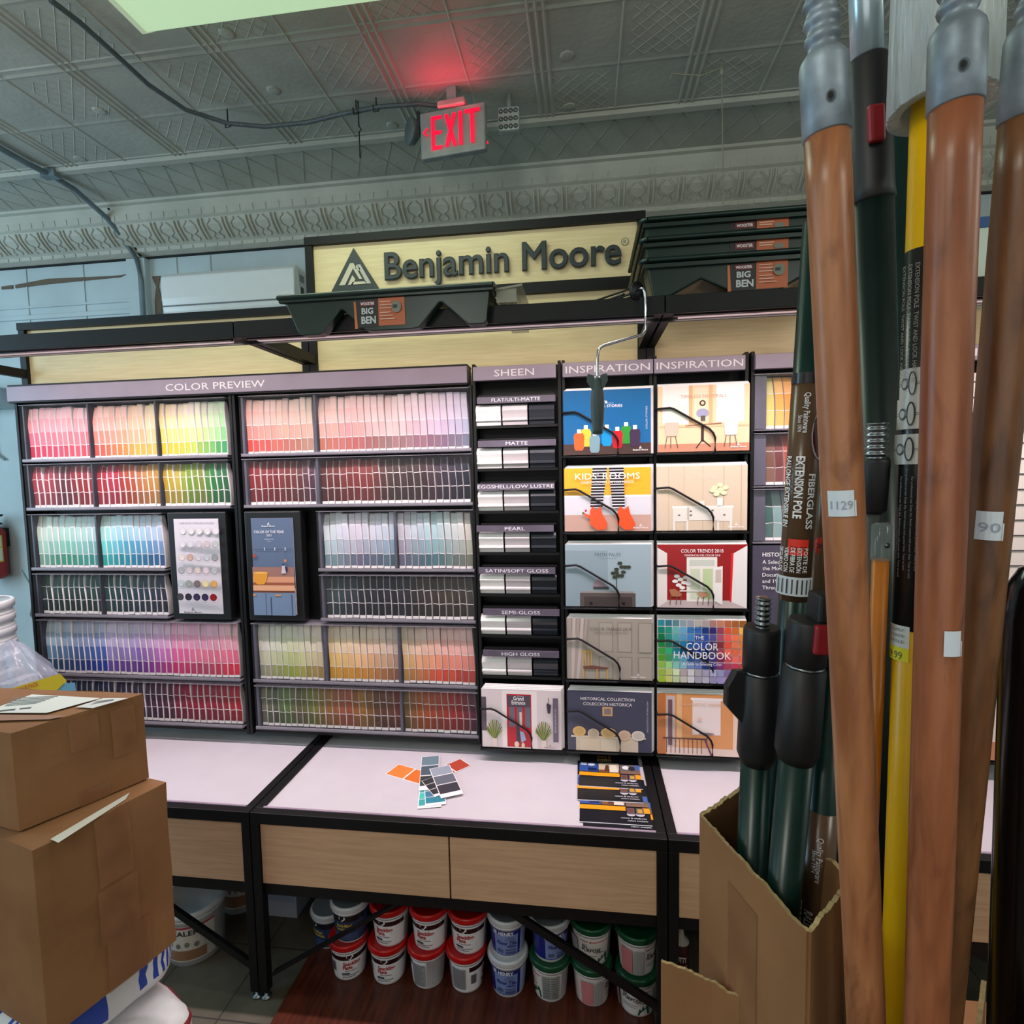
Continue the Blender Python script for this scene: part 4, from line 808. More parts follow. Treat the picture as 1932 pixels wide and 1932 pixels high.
# ------------------------------------------------------------------ colour cards and leaflets on the table
def cardstrip(p, q, w, z, cols_, lab, tabend=True):
    p, q = Vector(p), Vector(q); d = q-p; n = d.normalized().cross(Vector((0, 0, 1)))*w/2; m = MB()
    m.add([p-n+Vector((0, 0, z)), q-n+Vector((0, 0, z)), q+n+Vector((0, 0, z)), p+n+Vector((0, 0, z)), p-n+Vector((0, 0, z+.0009)), q-n+Vector((0, 0, z+.0009)), q+n+Vector((0, 0, z+.0009)), p+n+Vector((0, 0, z+.0009))],
          [(3, 2, 1, 0), (4, 5, 6, 7), (0, 1, 5, 4), (1, 2, 6, 5), (2, 3, 7, 6), (3, 0, 4, 7)], (238, 234, 236))
    k = len(cols_); zz = Vector((0, 0, z+.0013)); nn = n*.93
    for i, c_ in enumerate(cols_):
        a0 = p+d*((i+.04)/(k+.35)); b0 = p+d*((i+.96)/(k+.35)); m.add([a0-nn+zz, b0-nn+zz, b0+nn+zz, a0+nn+zz], [(0, 1, 2, 3)], c_)
    tag(m.build('colour_card', PRINT), lab, 'colour card', 'loose colour cards on the table')
zt_ = .7125
cardstrip((-.795, 2.10, 0), (-.60, 2.03, 0), .085, zt_, [(222, 130, 60), (216, 112, 44)], 'orange colour card pointing left on the middle table')
cardstrip((-.505, 2.18, 0), (-.62, 2.05, 0), .075, zt_+.001, [(176, 70, 50), (166, 56, 40)], 'red-brown colour card pointing right on the middle table')
cardstrip((-.60, 1.99, 0), (-.567, 1.855, 0), .085, zt_+.0025, [(60, 170, 165), (70, 190, 180), (60, 160, 160)], 'turquoise colour card fanned toward the table edge')
cardstrip((-.59, 2.00, 0), (-.548, 1.87, 0), .075, zt_+.004, [(110, 150, 150), (70, 120, 150), (50, 130, 150)], 'blue-green colour card laid over the turquoise one')
cardstrip((-.662, 2.205, 0), (-.60, 1.96, 0), .075, zt_+.0055, [(108, 132, 142), (76, 94, 104), (50, 58, 58)], 'slate blue colour card pointing to the back of the table')
cardstrip((-.625, 2.03, 0), (-.545, 1.93, 0), .05, zt_+.007, [(48, 54, 54), (48, 50, 54), (50, 52, 58)], 'narrow charcoal colour card under the grey one')
cardstrip((-.60, 2.12, 0), (-.50, 1.925, 0), .085, zt_+.0085, [(148, 158, 172), (100, 106, 118), (58, 58, 68)], 'grey three-tone colour card on top of the fan')
def leaflet(x0, x1, y0, y1, z, full, lab, rot=0):
    m = MB(); th = .0015; c_, s_ = math.cos(rot), math.sin(rot); mx, my = (x0+x1)/2, (y0+y1)/2
    def T(x, y, zz): return Vector((mx+(x-mx)*c_-(y-my)*s_, my+(x-mx)*s_+(y-my)*c_, zz))
    m.add([T(x, y, zz) for zz in (z, z+th) for y in (y0, y1) for x in (x0, x1)], [(0, 2, 3, 1), (4, 5, 7, 6), (0, 1, 5, 4), (2, 6, 7, 3), (0, 4, 6, 2), (1, 3, 7, 5)], (214, 212, 216))
    W, H = x1-x0, y1-y0
    a = Art(m, lambda x, y, l: T(x0+x, y1-y, z+th+l), W, H, step=.00008)
    a.rect(0, 0, 1, .99, (26, 26, 32)); a.text('floor &', .42, .20, .065, (176, 130, 60), w=.24, bold=.03); a.text('patio', .42, .275, .065, (176, 130, 60), w=.24, bold=.03); a.text('latex & enamel', .44, .335, .018, (180, 180, 180), w=.2)
    a.rect(0, .38, .31, .62, (54, 84, 150)); a.rect(.02, .39, .12, .45, (200, 205, 214)); a.ell(.2, .43, .06, .04, (205, 210, 218)); a.rect(.14, .52, .29, .6, (30, 44, 90)); a.rect(.32, .38, .66, .62, (196, 180, 156)); a.rect(.32, .56, .66, .62, (130, 84, 56)); a.poly([(.41, .6), (.44, .43), (.49, .43), (.50, .6)], (90, 60, 50)); a.poly([(.51, .42), (.61, .42), (.65, .62), (.50, .62)], (220, 212, 196)); a.rect(.67, .40, 1, .64, (104, 96, 96)); a.ell(.77, .48, .06, .05, (224, 224, 228)); a.ell(.87, .50, .06, .06, (50, 50, 54)); a.rect(.92, .41, 1, .52, (70, 100, 170)); a.rect(.68, .58, 1, .64, (130, 100, 80))
    a.rect(0, .645, .66, .735, (240, 156, 30)); a.rect(.90, .66, 1, .77, (240, 156, 30))
    for x, cc in ((.73, (110, 66, 66)), (.86, (190, 150, 70))): a.ell(x, .80, .062, .04, (190, 190, 198)); a.rect(x-.055, .67, x+.055, .80, (96, 84, 86)); a.rect(x-.035, .69, x+.035, .77, cc)
    a.text('custom & ready-mix', .76, .88, .026, (214, 214, 220), w=.36, bold=.01); a.text('colors available', .81, .93, .026, (214, 214, 220), w=.28, bold=.01)
    tag(m.build('leaflet', GLOSSP), lab, 'leaflet', 'black floor paint leaflets on the table')
leaflet(-.018, .222, 1.800, 2.075, zt_, 0, 'black leaflet lying lowest, edge nearest the table front')
leaflet(-.030, .214, 1.828, 2.11, zt_+.002, 0, 'black and orange leaflet second from the front of the fan')
leaflet(-.040, .196, 1.953, 2.23, zt_+.004, 0, 'black and orange leaflet third from the front of the fan', .01)
leaflet(-.033, .205, 2.038, 2.32, zt_+.006, 1, 'rearmost floor and patio leaflet with its title showing', -.01)

# ------------------------------------------------------------------ trays and roller on the canopy
def sticker(mb, x0, x1, y, z0, z1, big=True):
    a = Art(mb, flat((x0, y, z1), (1, 0, 0), (0, 0, -1)), x1-x0, z1-z0, step=.0005)
    a.rect(0, 0, .45, 1, (26, 22, 24)); a.rect(.46, -.02, 1, .98, (190, 96, 54)); a.poly([(-.04, .05), (0, .05), (.03, 1.05), (-.03, 1.05)], (200, 110, 60))
    a.rect(.09, .06, .40, .24, (110, 26, 36)); a.text('WOOSTER', .245, .15, .10, WH, w=.28, bold=.02); a.text('BIG', .24, .42, .22, (200, 204, 206), w=.24, bold=.035); a.text('BEN', .26, .75, .26, (200, 204, 206), w=.30, bold=.035)
    for k in range(6): a.rect(.50, .10+k*.12+(k > 2)*.04, .72+.04*(k % 3), .13+k*.12+(k > 2)*.04, (226, 190, 170))
    a.ell(.84, .33, .10, .22, (120, 124, 110)); a.rect(.77, .26, .86, .38, (40, 40, 44))
def tray(x0, x1, yf, yb, zt2, zb, lobe, lab, stx, notch=True, pan=.04):
    t = thing('roller_tray', ((x0+x1)/2, (yf+yb)/2, zb), lab, 'paint tray', 'dark green paint trays on the canopy')
    W = x1-x0; m = MB(); s = .045*(zt2-zb)/.12
    if notch:
        P = [(x0, zt2), (x1, zt2), (x1-.012, zb+.01), (x1-.02, zb), (x1-.07, zb), (x1-.155, zb+.075), (x1-.165, zb+.075), (x0+.46, zb+.0), (x0+.44, zb-.004), (x0+.30, zb-.004), (x0+.28, zb), (x0+.205, zb+.07), (x0+.195, zb+.07), (x0+.135, zb), (x0+.12, zb-.006), (x0+.06, zb-.006), (x0+.045, zb+.005)]
        P = [(x, z) for x, z in P]
    else: P = [(x0, zt2), (x1, zt2), (x1-s, zb), (x0+s, zb)]
    m.prism([(x, yf, z) for x, z in P], (0, lobe, 0)); m.build('well', GREEN, t, bevel=.003)
    if notch or True:
        m = MB(); zz = max(zb, zt2-pan)
        m.prism([(x0, yf+lobe, zt2), (x0, yb, zt2), (x0, yb, zt2-.02), (x0, yf+lobe, zz)], (W, 0, 0)); m.build('ramp', GREEN, t)
    m = MB(); e = .012
    ring = [(x0-e, yf-e), (x1+e, yf-e), (x1+e, yb+e), (x0-e, yb+e)]
    for (a0, b0), (a1, b1) in zip(ring, ring[1:]+ring[:1]):
        m.tube([(a0, b0, zt2+.002), (a1, b1, zt2+.002)], .009, 8)
    m.box(x0-e, x1+e, yf-e, yf+.004, zt2-.014, zt2+.008); m.box(x0-e, x1+e, yb, yb+e, zt2-.01, zt2+.008)
    m.build('rim', GREEN, t)
    m = MB(); sticker(m, stx, stx+.165, yf-.0005, zt2-.105, zt2-.018); m.build('sticker', PRINT, t)
    return t
tray(-.985, -.292, 1.772, 2.22, 2.502, 2.388, .040, 'dark green paint tray lying alone on the middle canopy beam', -.735, pan=.036)
m = MB(); m.box(-.275, -.21, 1.80, 2.2, 2.458, 2.50); m.prism([(-.28, 1.79, 2.50), (-.19, 1.79, 2.51), (-.19, 1.79, 2.504), (-.28, 1.79, 2.494)], (0, .4, 0))
tag(m.build('tray_liner', mat('clear_tray_liner', (186, 186, 170), .2, alpha=.55)), 'clear plastic tray liner at the right end of the single green tray', 'tray liner')
zz0 = [(2.458, 2.570), (2.575, 2.634), (2.637, 2.694)]
labs = ['dark green paint tray at the bottom of the stack of three', 'dark green paint tray in the middle of the stack of three', 'dark green paint tray on top of the stack of three']
for k, (zb, zt2) in enumerate(zz0):
    tt = thing('roller_tray', (.54, 2.05, zb), labs[k], 'paint tray', 'dark green paint trays on the canopy')
    x0, x1 = .20, .90; m = MB()
    if k == 0:
        m.prism([(x, 1.846, z) for x, z in [(x0, zt2-.008), (x1, zt2-.008), (x1-.02, zb), (x1-.12, zb), (x1-.21, zb+.05), (x1-.30, zb), (x0+.27, zb), (x0+.17, zb+.05), (x0+.07, zb), (x0+.02, zb)]], (0, .10, 0)); m.box(x0+.02, x1-.02, 1.946, 2.28, zb+.06, zt2-.008)
    else: m.box(x0, x1, 1.846, 2.28, zb, zt2-.008)
    m.build('well', GREEN, tt, bevel=.006)
    m = MB(); e = .016
    m.tube([(x0-e+.02, 1.83, zt2-.001), (x1+e-.02, 1.83, zt2-.001)], .008, 8); m.tube([(x0-e, 1.85, zt2-.001), (x0-e, 2.28, zt2-.001)], .008, 8); m.tube([(x0-e, 1.85, zt2-.001), (x0-e+.006, 1.836, zt2-.001), (x0-e+.02, 1.83, zt2-.001)], .008, 8)
    m.box(x0-.006, x1+.006, 1.836, 2.29, zt2-.008, zt2-.001); m.box(x0-.01, x1+.01, 1.832, 1.846, zt2-.024, zt2-.012); m.build('rim', GREEN, tt)
    m = MB()
    if k == 0: sticker(m, .453, .625, 1.8455, zb+.006, zb+.088)
    else:
        a = Art(m, flat((.453, 1.8455, zt2-.022), (1, 0, 0), (0, 0, -1)), .172, zt2-.022-zb-.006, step=.0005)
        a.rect(0, 0, .45, 1, (26, 22, 24)); a.rect(.46, -.02, 1, 1, (190, 96, 54)); a.rect(.09, .15, .42, .75, (110, 26, 36)); a.text('WOOSTER', .255, .45, .30, WH, w=.28, bold=.02); a.rect(.5, .25, .75, .35, (226, 190, 170)); a.rect(.5, .5, .72, .6, (226, 190, 170)); a.ell(.84, .7, .09, .28, (120, 124, 110))
    m.build('sticker', PRINT, tt)
# roller grid and roller frame
m = MB()
for k in range(5): m.tube([(.13-k*.012, 1.85+k*.03, 2.475+.0*k), (-.06-k*.01, 2.0+k*.03, 2.462)], .004, 6)
m.tube([(.13, 1.85, 2.475), (.08, 1.97, 2.475)], .005, 6); m.tube([(-.06, 2.0, 2.462), (-.10, 2.12, 2.462)], .005, 6); m.tube([(.04, 1.92, 2.47), (.0, 2.04, 2.468)], .004, 6)
tag(m.build('roller_grid', DARK), 'black wire roller grid lying on the canopy beside the sign', 'roller grid')
t = thing('paint_roller', (.05, 1.78, 2.02), 'paint roller frame hooked over the canopy with grey-green handle hanging down', 'paint roller')
m = MB(); y = 1.778; m.tube([(.155, 1.84, 2.472), (.172, 1.80, 2.474), (.185, y, 2.468), (.189, y, 2.455), (.190, y, 2.40), (.189, y, 2.345), (.186, y, 2.335), (.175, y, 2.328), (.065, y, 2.302), (.052, y, 2.296), (.046, y, 2.286), (.043, y, 2.26), (.042, y, 2.20)], .0048, 10); m.build('wire', mat('chromed_wire', (190, 192, 196), .15, 1, var=.02), t)
m = MB(); m.lathe([(0, .004), (.0, .028), (.012, .028), (.014, .018), (.02, .018)], (.172, 1.815, 2.474), (.10, 1.90, 2.478), 18); 
for k in range(5):
    q = 2*math.pi*k/5; m.cyl((.158+.0*k, 1.83+.014*math.cos(q), 2.476+.014*math.sin(q)), (.03, 1.96+.014*math.cos(q), 2.478+.014*math.sin(q)), .003, 6)
m.build('cage', DARK, t)
m = MB(); c0 = Vector((.042, y, 2.208)); m.lathe([(0, .010), (.012, .014), (.035, .016), (.055, .0205), (.09, .022), (.13, .020), (.165, .0165), (.178, .016), (.18, .012), (.18, 0)], c0, c0-Vector((0, 0, 1)), 20)
for sg in (-1, 1): m.prism([(c0.x+sg*.030, y-.008, c0.z+.008), (c0.x+sg*.012, y-.008, c0.z+.004), (c0.x+sg*.004, y-.008, c0.z-.03), (c0.x+sg*.014, y-.008, c0.z-.045), (c0.x+sg*.033, y-.008, c0.z-.012)][::sg], (0, .016, 0))
m.build('handle', mat('grey_green_grip', (58, 74, 74), .45), t)

# ------------------------------------------------------------------ pails under the table
m = MB(); m.box(-1.105, .215, 1.35, 2.36, .001, .02)
tag(m.build('wooden_board', mat('dark_red_mahogany', (92, 40, 24), .35, vscale=7, stretch=(9, .8, 1), second=(66, 28, 18)), bevel=.003), 'dark reddish brown wooden board lying on the floor under the pails', 'board')
def pail(x, y, z, kind, turn, lab):
    """kind: paste, patch, tile, purpose; turn: label rotation in radians"""
    t = thing('paint_pail', (x, y, z), lab, 'pail', 'small pails stacked under the middle table')
    H = .148; c = Vector((x, y, z)); up = Vector((x, y, z+1))
    lid = {'paste': (196, 22, 22), 'patch': (150, 160, 170), 'tile': (150, 156, 162), 'tilew': (214, 214, 220), 'purpose': (10, 74, 44)}[kind]
    m = MB(); m.lathe([(0, 0), (0, .056), (.002, .058), (.118, .068), (.119, .073), (.126, .0735), (.127, .070)], c, up, 28, mi=0); m.build('tub', mat('tub_white', (222, 222, 228), .3, var=.01), t)
    m = MB()
    rim = lid if kind in ('paste', 'purpose') else (206, 208, 214)
    m.lathe([(.127, .0735), (.129, .077), (.138, .077)], c, up, 28, rim, caps=False); m.lathe([(.138, .077), (.1465, .070), (.1465, .067), (.144, .064), (.144, 0)], c, up, 28, lid, cols=[rim, rim, lid, lid])
    if kind in ('paste', 'purpose'): m.lathe([(.125, .0745), (.1285, .0775)], c, up, 28, (222, 222, 226), caps=False)
    m.build('lid', mat('lid_plastic', None, .3), t)
    m = MB(); top = c+Vector((0, 0, .112)); bot = c+Vector((0, 0, .008))
    a = Art(m, wrap(top, bot, .0678, .0588, face=(c.x, c.y-1, c.z), off=turn), .0676, .104, curved=8, step=.00025)
    if kind == 'paste':
        a.rect(-2.4, 0, 2.2, 1, (226, 224, 228)); a.rect(-1.3, .06, 1.3, .24, (44, 14, 18)); a.poly([(-.16, .02), (.16, .02), (.2, .12), (0, .24), (-.2, .12)], (220, 220, 226)); a.text('DAP', 0, .1, .08, (40, 14, 18), w=.22, bold=.02)
        a.text('Spackling', .1, .38, .15, (176, 20, 28), w=1.0, bold=.03); a.text('Paste', -.15, .53, .14, (176, 20, 28), w=.55, bold=.03); a.text('Interior & Exterior', .05, .66, .05, (30, 30, 34), w=.7, bold=.01)
        a.rect(-.5, .74, -.05, .80, (40, 44, 50)); a.rect(-.5, .83, .5, .85, (80, 80, 84)); a.rect(-.5, .90, .3, .92, (80, 80, 84)); a.rect(1.35, .1, 2.15, .95, (150, 150, 154)); a.rect(-2.3, .1, -1.5, .9, (146, 146, 150)); a.rect(-1.2, .35, -.9, .7, (90, 90, 96))
        for k in range(11): a.rect(1.4, .14+k*.07, 2.1-.1*(k % 3), .155+k*.07, (90, 90, 94)); a.rect(-2.25, .14+k*.065, -1.55, .155+k*.065, (90, 90, 94))
    elif kind == 'patch':
        a.rect(-2.4, 0, 2.2, 1, (40, 58, 96)); a.rect(-1.2, 0, 1.3, .22, (20, 20, 30)); a.poly([(-.16, .0), (.16, .0), (.2, .1), (0, .2), (-.2, .1)], (210, 214, 222)); a.text('DAP', 0, .08, .07, (20, 20, 30), w=.22, bold=.02)
        a.text('Ready-Mixed', .1, .36, .12, (220, 190, 60), w=.9, bold=.02); a.text('Concrete Patch', .12, .50, .12, (220, 190, 60), w=1.1, bold=.02); a.rect(-.7, .65, .9, .95, (60, 80, 120))
    elif kind in ('tile', 'tilew'):
        a.rect(-2.4, .02, 2.2, .96, (24, 34, 120)); a.rect(-.75, .16, .62, .93, (120, 138, 190)); a.rect(.8, .02, 1.9, .96, (150, 164, 200)); a.text('HENRY', -.05, .11, .13, (226, 228, 236), w=.85, bold=.03); a.rect(-.8, .04, -.58, .18, (190, 196, 214))
        a.text('430 Clear', .2, .25, .06, (26, 36, 110), w=.4); a.text('Thin Spread', .15, .33, .06, (26, 36, 110), w=.6); a.text('Floor Tile', -.02, .46, .14, (26, 34, 120), w=1.1, bold=.02); a.text('Adhesive', .25, .58, .08, (26, 34, 120), w=.5, bold=.02)
        a.rect(-.6, .72, -.25, .85, (80, 90, 130)); a.rect(-.1, .7, .5, .74, (80, 90, 130)); a.rect(-.1, .79, .5, .88, (70, 80, 130))
    else:
        a.rect(-2.4, .0, 2.2, 1, (214, 206, 204)); a.rect(-.6, .12, -.2, .15, (120, 26, 30)); a.poly([(-.25, .08), (-.1, .13), (.05, .09), (-.05, .18)], (150, 24, 34)); a.rect(.05, .12, 1.0, .15, (190, 60, 60)); a.text('ALL', -.38, .30, .13, (26, 40, 34), w=.32, bold=.02); a.text('PURPOSE', -.02, .44, .13, (26, 40, 34), w=1.05, bold=.02); a.rect(.2, .52, .7, .55, (120, 120, 120))
        a.rect(-.55, .64, .3, .66, (130, 130, 130)); a.rect(-.55, .72, .2, .74, (130, 130, 130)); a.poly([(.3, .98), (.4, .72), (.5, .8), (.6, .62), (.7, .75), (.85, .55), (.95, .7), (1.02, .98)], (24, 90, 70)); a.rect(1.1, .05, 2.1, .95, (160, 160, 160))
        for k in range(9): a.rect(1.16, .1+k*.09, 1.55, .15+k*.09, (110, 112, 114)); a.rect(1.62, .1+k*.09, 2.0, .15+k*.09, (110, 112, 114))
        a.rect(-1.9, .08, -1.3, .95, (196, 120, 126)); a.rect(-1.2, .1, -.75, .95, (150, 150, 152))
    m.build('label_wrap', GLOSSP, t)
xc = [-.918, -.760, -.606, -.457, -.300, -.144, .006, .165]
low = [('paste', .45, 'red-lidded spackling pail, leftmost of the lower row'), ('paste', .1, 'red-lidded spackling pail, second in the lower row'), ('paste', -2.0, 'red-lidded pail with fine print turned out, third in the lower row'), ('paste', 1.65, 'red-lidded pail turned to its barcode, fourth in the lower row'), ('tilew', .05, 'white-lidded blue-label pail in the lower row'), ('purpose', -1.5, 'green-lidded pail turned to its side panel, first of three in the lower row'), ('purpose', 1.35, 'green-lidded pail with pink and grey panels in the lower row'), ('purpose', -.35, 'green-lidded pail at the right end of the lower row')]
upp = [('patch', -.1, 'grey-lidded pail with dark blue label on top of the leftmost red lid'), ('paste', -.15, 'red-lidded spackling pail, first red one in the upper row'), ('paste', -.1, 'red-lidded spackling pail, second red one in the upper row'), ('paste', -.1, 'red-lidded spackling pail, third red one in the upper row'), ('tile', .1, 'grey-lidded blue-label pail above the white-lidded one'), ('tile', .55, 'grey-lidded blue-label pail standing on a green lid'), ('purpose', .0, 'green-lidded pail with lettering forward in the upper row'), ('purpose', 1.0, 'green-lidded pail at the right end of the upper row')]
for k in range(8):
    y = 1.905+(-.02 if k == 7 else 0)
    pail(xc[k], y, .0205, *low[k]); pail(xc[k]+(.01 if k < 4 else 0), y+.008, .0205+.144, *upp[k])
pail(-1.055, 2.03, .0205, 'patch', -.6, 'grey-lidded dark blue pail standing behind the leftmost pails')
def tub(x, y, r, H, lab, ribs=3):
    t = thing('white_bucket', (x, y, 0), lab, 'bucket', 'dusty white buckets under the left table')
    m = MB(); m.lathe([(0, r*.88), (H*.84, r*.95), (H*.85, r), (H*.87, r), (H*.88, r*.95), (H*.9, r)], (x, y, .001), (x, y, 1), 28); m.build('tub', WPL, t)
    m = MB(); m.lathe([(H*.9, r*1.0), (H*.905, r*1.05), (H*.985, r*1.05), (H, r*1.02), (H, r*.93), (H*.97, r*.92), (H*.97, 0)], (x, y, .001), (x, y, 1), 28); m.build('lid', WPL, t)
    m = MB(); a = Art(m, wrap((x, y, H*.78), (x, y, H*.1), r*.955, r*.9, face=(x+.25, y-1, .2)), r, H*.68, curved=8)
    a.rect(-1, 0, 1, 1, (214, 205, 196)); a.rect(-1, .02, 1, .08, (170, 60, 80)); a.text('SEALER', 0, .2, .14, (30, 26, 30), w=1.0, bold=.02); [a.ell(-.5+k*.3, .52+.03*(k % 2), .08, .07, (120, 116, 112)) for k in range(4)]; a.rect(-.8, .68, .7, .95, (150, 110, 80)); m.build('label_wrap', PRINT, t)
tub(-1.60, 1.955, .115, .22, 'squat white bucket with printed label under the left table')
tub(-1.56, 2.19, .085, .27, 'tall ribbed white bucket at the back under the left table')
tub(-1.82, 2.20, .09, .27, 'white bucket half hidden behind the brown boxes under the left table')
m = MB(); m.box(-1.40, -1.26, 2.13, 2.32, .0, .24, (170, 176, 190)); a = Art(m, flat((-1.40, 2.13, .24), (1, 0, 0), (0, 0, -1)), .14, .24); a.rect(0, .02, 1, .22, (36, 60, 130)); a.rect(.05, .28, .95, .7, (150, 160, 190)); a.ell(.75, .45, .12, .07, (210, 170, 120))
tag(m.build('product_carton', PRINT), 'blue and white carton behind the table leg at left', 'carton')
m = MB(); m.box(-1.16, -.99, 2.16, 2.34, .021, .22, (160, 170, 186)); a = Art(m, flat((-1.16, 2.16, .22), (1, 0, 0), (0, 0, -1)), .17, .2); a.rect(.35, .0, 1, .75, (22, 34, 84)); a.rect(.02, .2, .28, .9, (190, 196, 206)); a.rect(.05, .22, .25, .35, (30, 60, 140))
tag(m.build('product_carton', PRINT), 'pale carton with dark blue side under the middle table at left', 'carton')
m = MB(); m.lathe([(0, .03), (.15, .03), (.17, .012), (.20, .009), (.22, .004)], (.34, 2.02, .0), (.34, 2.02, 1), 16, cols=[(70, 24, 24), (200, 190, 180), (214, 200, 190), (214, 60, 50)]); a = Art(m, wrap((.34, 2.02, .15), (.34, 2.02, .0), .0303), .0303, .15, curved=6); a.text('PUTTY', 0, .35, .14, WH, w=1.4, bold=.02); a.text('PAINTABLE', 0, .55, .12, WH, w=1.5)
o = m.build('putty_bottle', mat('lid_plastic')); tag(o, 'small brown putty bottle beside the right table leg', 'bottle')
m = MB(); m.box(.9, 1.4, 1.5, 1.72, .0, .30); tag(m.build('cardboard_box', CARD), 'small grey-brown carton on the floor beneath the right table', 'box')

# ------------------------------------------------------------------ boxes at left
def carton(cs, z0, z1, lab, seams=None):
    t = thing('cardboard_box', (sum(c[0] for c in cs)/4, sum(c[1] for c in cs)/4, z0), lab, 'box', 'brown cartons stacked at the left')
    m = MB(); n = 10
    # slightly bulged walls
    ring = []
    for i in range(4):
        a_, b_ = Vector((*cs[i], 0)), Vector((*cs[(i+1) % 4], 0)); nrm = (b_-a_).cross(Vector((0, 0, 1))).normalized()
        for k in range(n): ring.append((a_.lerp(b_, k/n), nrm))
    N_ = len(ring); lv = 9; vs = []
    cen = Vector((sum(c[0] for c in cs)/4, sum(c[1] for c in cs)/4, 0))
    for j in range(lv+1):
        tz = j/lv
        for i, (p, nr) in enumerate(ring):
            k = (i % n)/n; b_ = .008*math.sin(math.pi*k)*math.sin(math.pi*tz)+.003*noise.noise(Vector((p.x*9, p.y*9, tz*3+z0*7)))
            if (i % n) == 0: b_ -= .003
            vs.append(Vector((p.x, p.y, z0+(z1-z0)*tz+(.003*noise.noise(Vector((p.x*14, p.y*14, z1))) if j == lv else 0)))+(p-cen).normalized()*b_)
    fs = [(j*N_+i, j*N_+(i+1) % N_, (j+1)*N_+(i+1) % N_, (j+1)*N_+i) for j in range(lv) for i in range(N_)]
    fs += [tuple(range(N_))[::-1], tuple(range(lv*N_, (lv+1)*N_))]
    m.add(vs, fs, smooth=False); m.build('carton_shell', CARD, t)
    return t
fr, nr = Vector((-1.15, 1.274, 0)), Vector((-1.271, 1.036, 0))
t = carton([(-1.60, 1.11), (-1.271, 1.036), (-1.15, 1.274), (-1.60, 1.276)], 1.128, 1.357, 'upper brown shipping carton with white address labels on its lid')
m = MB()
a = Art(m, flat((-1.56, 1.285, 1.3625), (1, -.03, 0), (-.2, -1, 0)), .28, .12, step=.0003); 
m = MB(); zt3 = 1.3615
def topq(pts, col, z=zt3): m.add([GZ(px, py, z) for px, py in pts], [tuple(range(len(pts)))], col)
topq([(-20, 1340), (60, 1310), (190, 1317), (88, 1345), (-20, 1345)], (214, 220, 214)); topq([(195, 1317), (242, 1317), (175, 1336), (142, 1334)], (206, 210, 206)); topq([(-20, 1348), (125, 1350), (95, 1357), (-20, 1360)], (150, 110, 84))
for k in range(6):
    topq([(10+k*3, 1331-k*3), (70+k*8, 1326-k*2.6), (69+k*8, 1327.2-k*2.6), (9+k*3, 1332.2-k*3)], (96, 110, 110), zt3+.0006)
topq([(-10, 1341), (30, 1337), (28, 1339.5), (-10, 1343.5)], (60, 66, 66), zt3+.0006); topq([(38, 1336), (60, 1334), (57, 1336.5), (36, 1338.5)], (60, 66, 66), zt3+.0006)
for k in range(3): topq([(172+k*4, 1328-k*2.5), (215, 1320.5-k*.8), (214, 1321.3-k*.8), (171+k*4, 1329-k*2.5)], (110, 120, 120), zt3+.0006)
m.build('shipping_label', PRINT, t)
def facequad(fa, fb, z0, z1, u0, u1, v0, v1, off=.012):
    """patch on the box side from corner fa (near) to fb (far)"""
    d = fb-fa; n_ = Vector((d.y, -d.x, 0)).normalized()
    if n_.dot(cam_pos-fa) < 0: n_ = -n_
    def P(u, v):
        p = fa+d*u; return Vector((p.x, p.y, z0+(z1-z0)*v))+n_*(.001+.0085*math.sin(math.pi*u)*math.sin(math.pi*v)+.003)
    k = 6; vs = [P(u0+(u1-u0)*i/k, v0+(v1-v0)*j/k) for j in range(k+1) for i in range(k+1)]
    return vs, [(j*(k+1)+i, j*(k+1)+i+1, (j+1)*(k+1)+i+1, (j+1)*(k+1)+i) for j in range(k) for i in range(k)]
m = MB(); m.add(*facequad(nr, fr, 1.128, 1.357, .38, .60, .62, .95)); m.add(*facequad(nr, fr, 1.128, 1.357, .70, .90, .40, .92)); m.add(*facequad(nr, fr, 1.128, 1.357, .42, .66, .0, .16)); m.build('packing_tape', TAPE, t)
cN, cF = Vector((-1.186, .989, 0)), Vector((-1.093, 1.265, 0))
t = carton([(-1.60, 1.10), (-1.186, .989), (-1.093, 1.265), (-1.60, 1.36)], .685, 1.124, 'large brown carton beneath the upper one with tape on its side')
m = MB(); m.add(*facequad(cN, cF, .685, 1.124, .40, .66, .62, .99)); m.add(*facequad(cN, cF, .685, 1.124, .38, .68, .30, .60)); m.add(*facequad(cN, cF, .685, 1.124, .42, .76, .0, .30)); m.build('packing_tape', TAPE, t)
m = MB(); m.add([GZ(95, 1583, 1.1262), GZ(245, 1495, 1.1262), GZ(237, 1508, 1.1262), GZ(110, 1590, 1.1262)], [(0, 1, 2, 3)], (210, 210, 200)); m.build('paper_slip', PRINT, t)
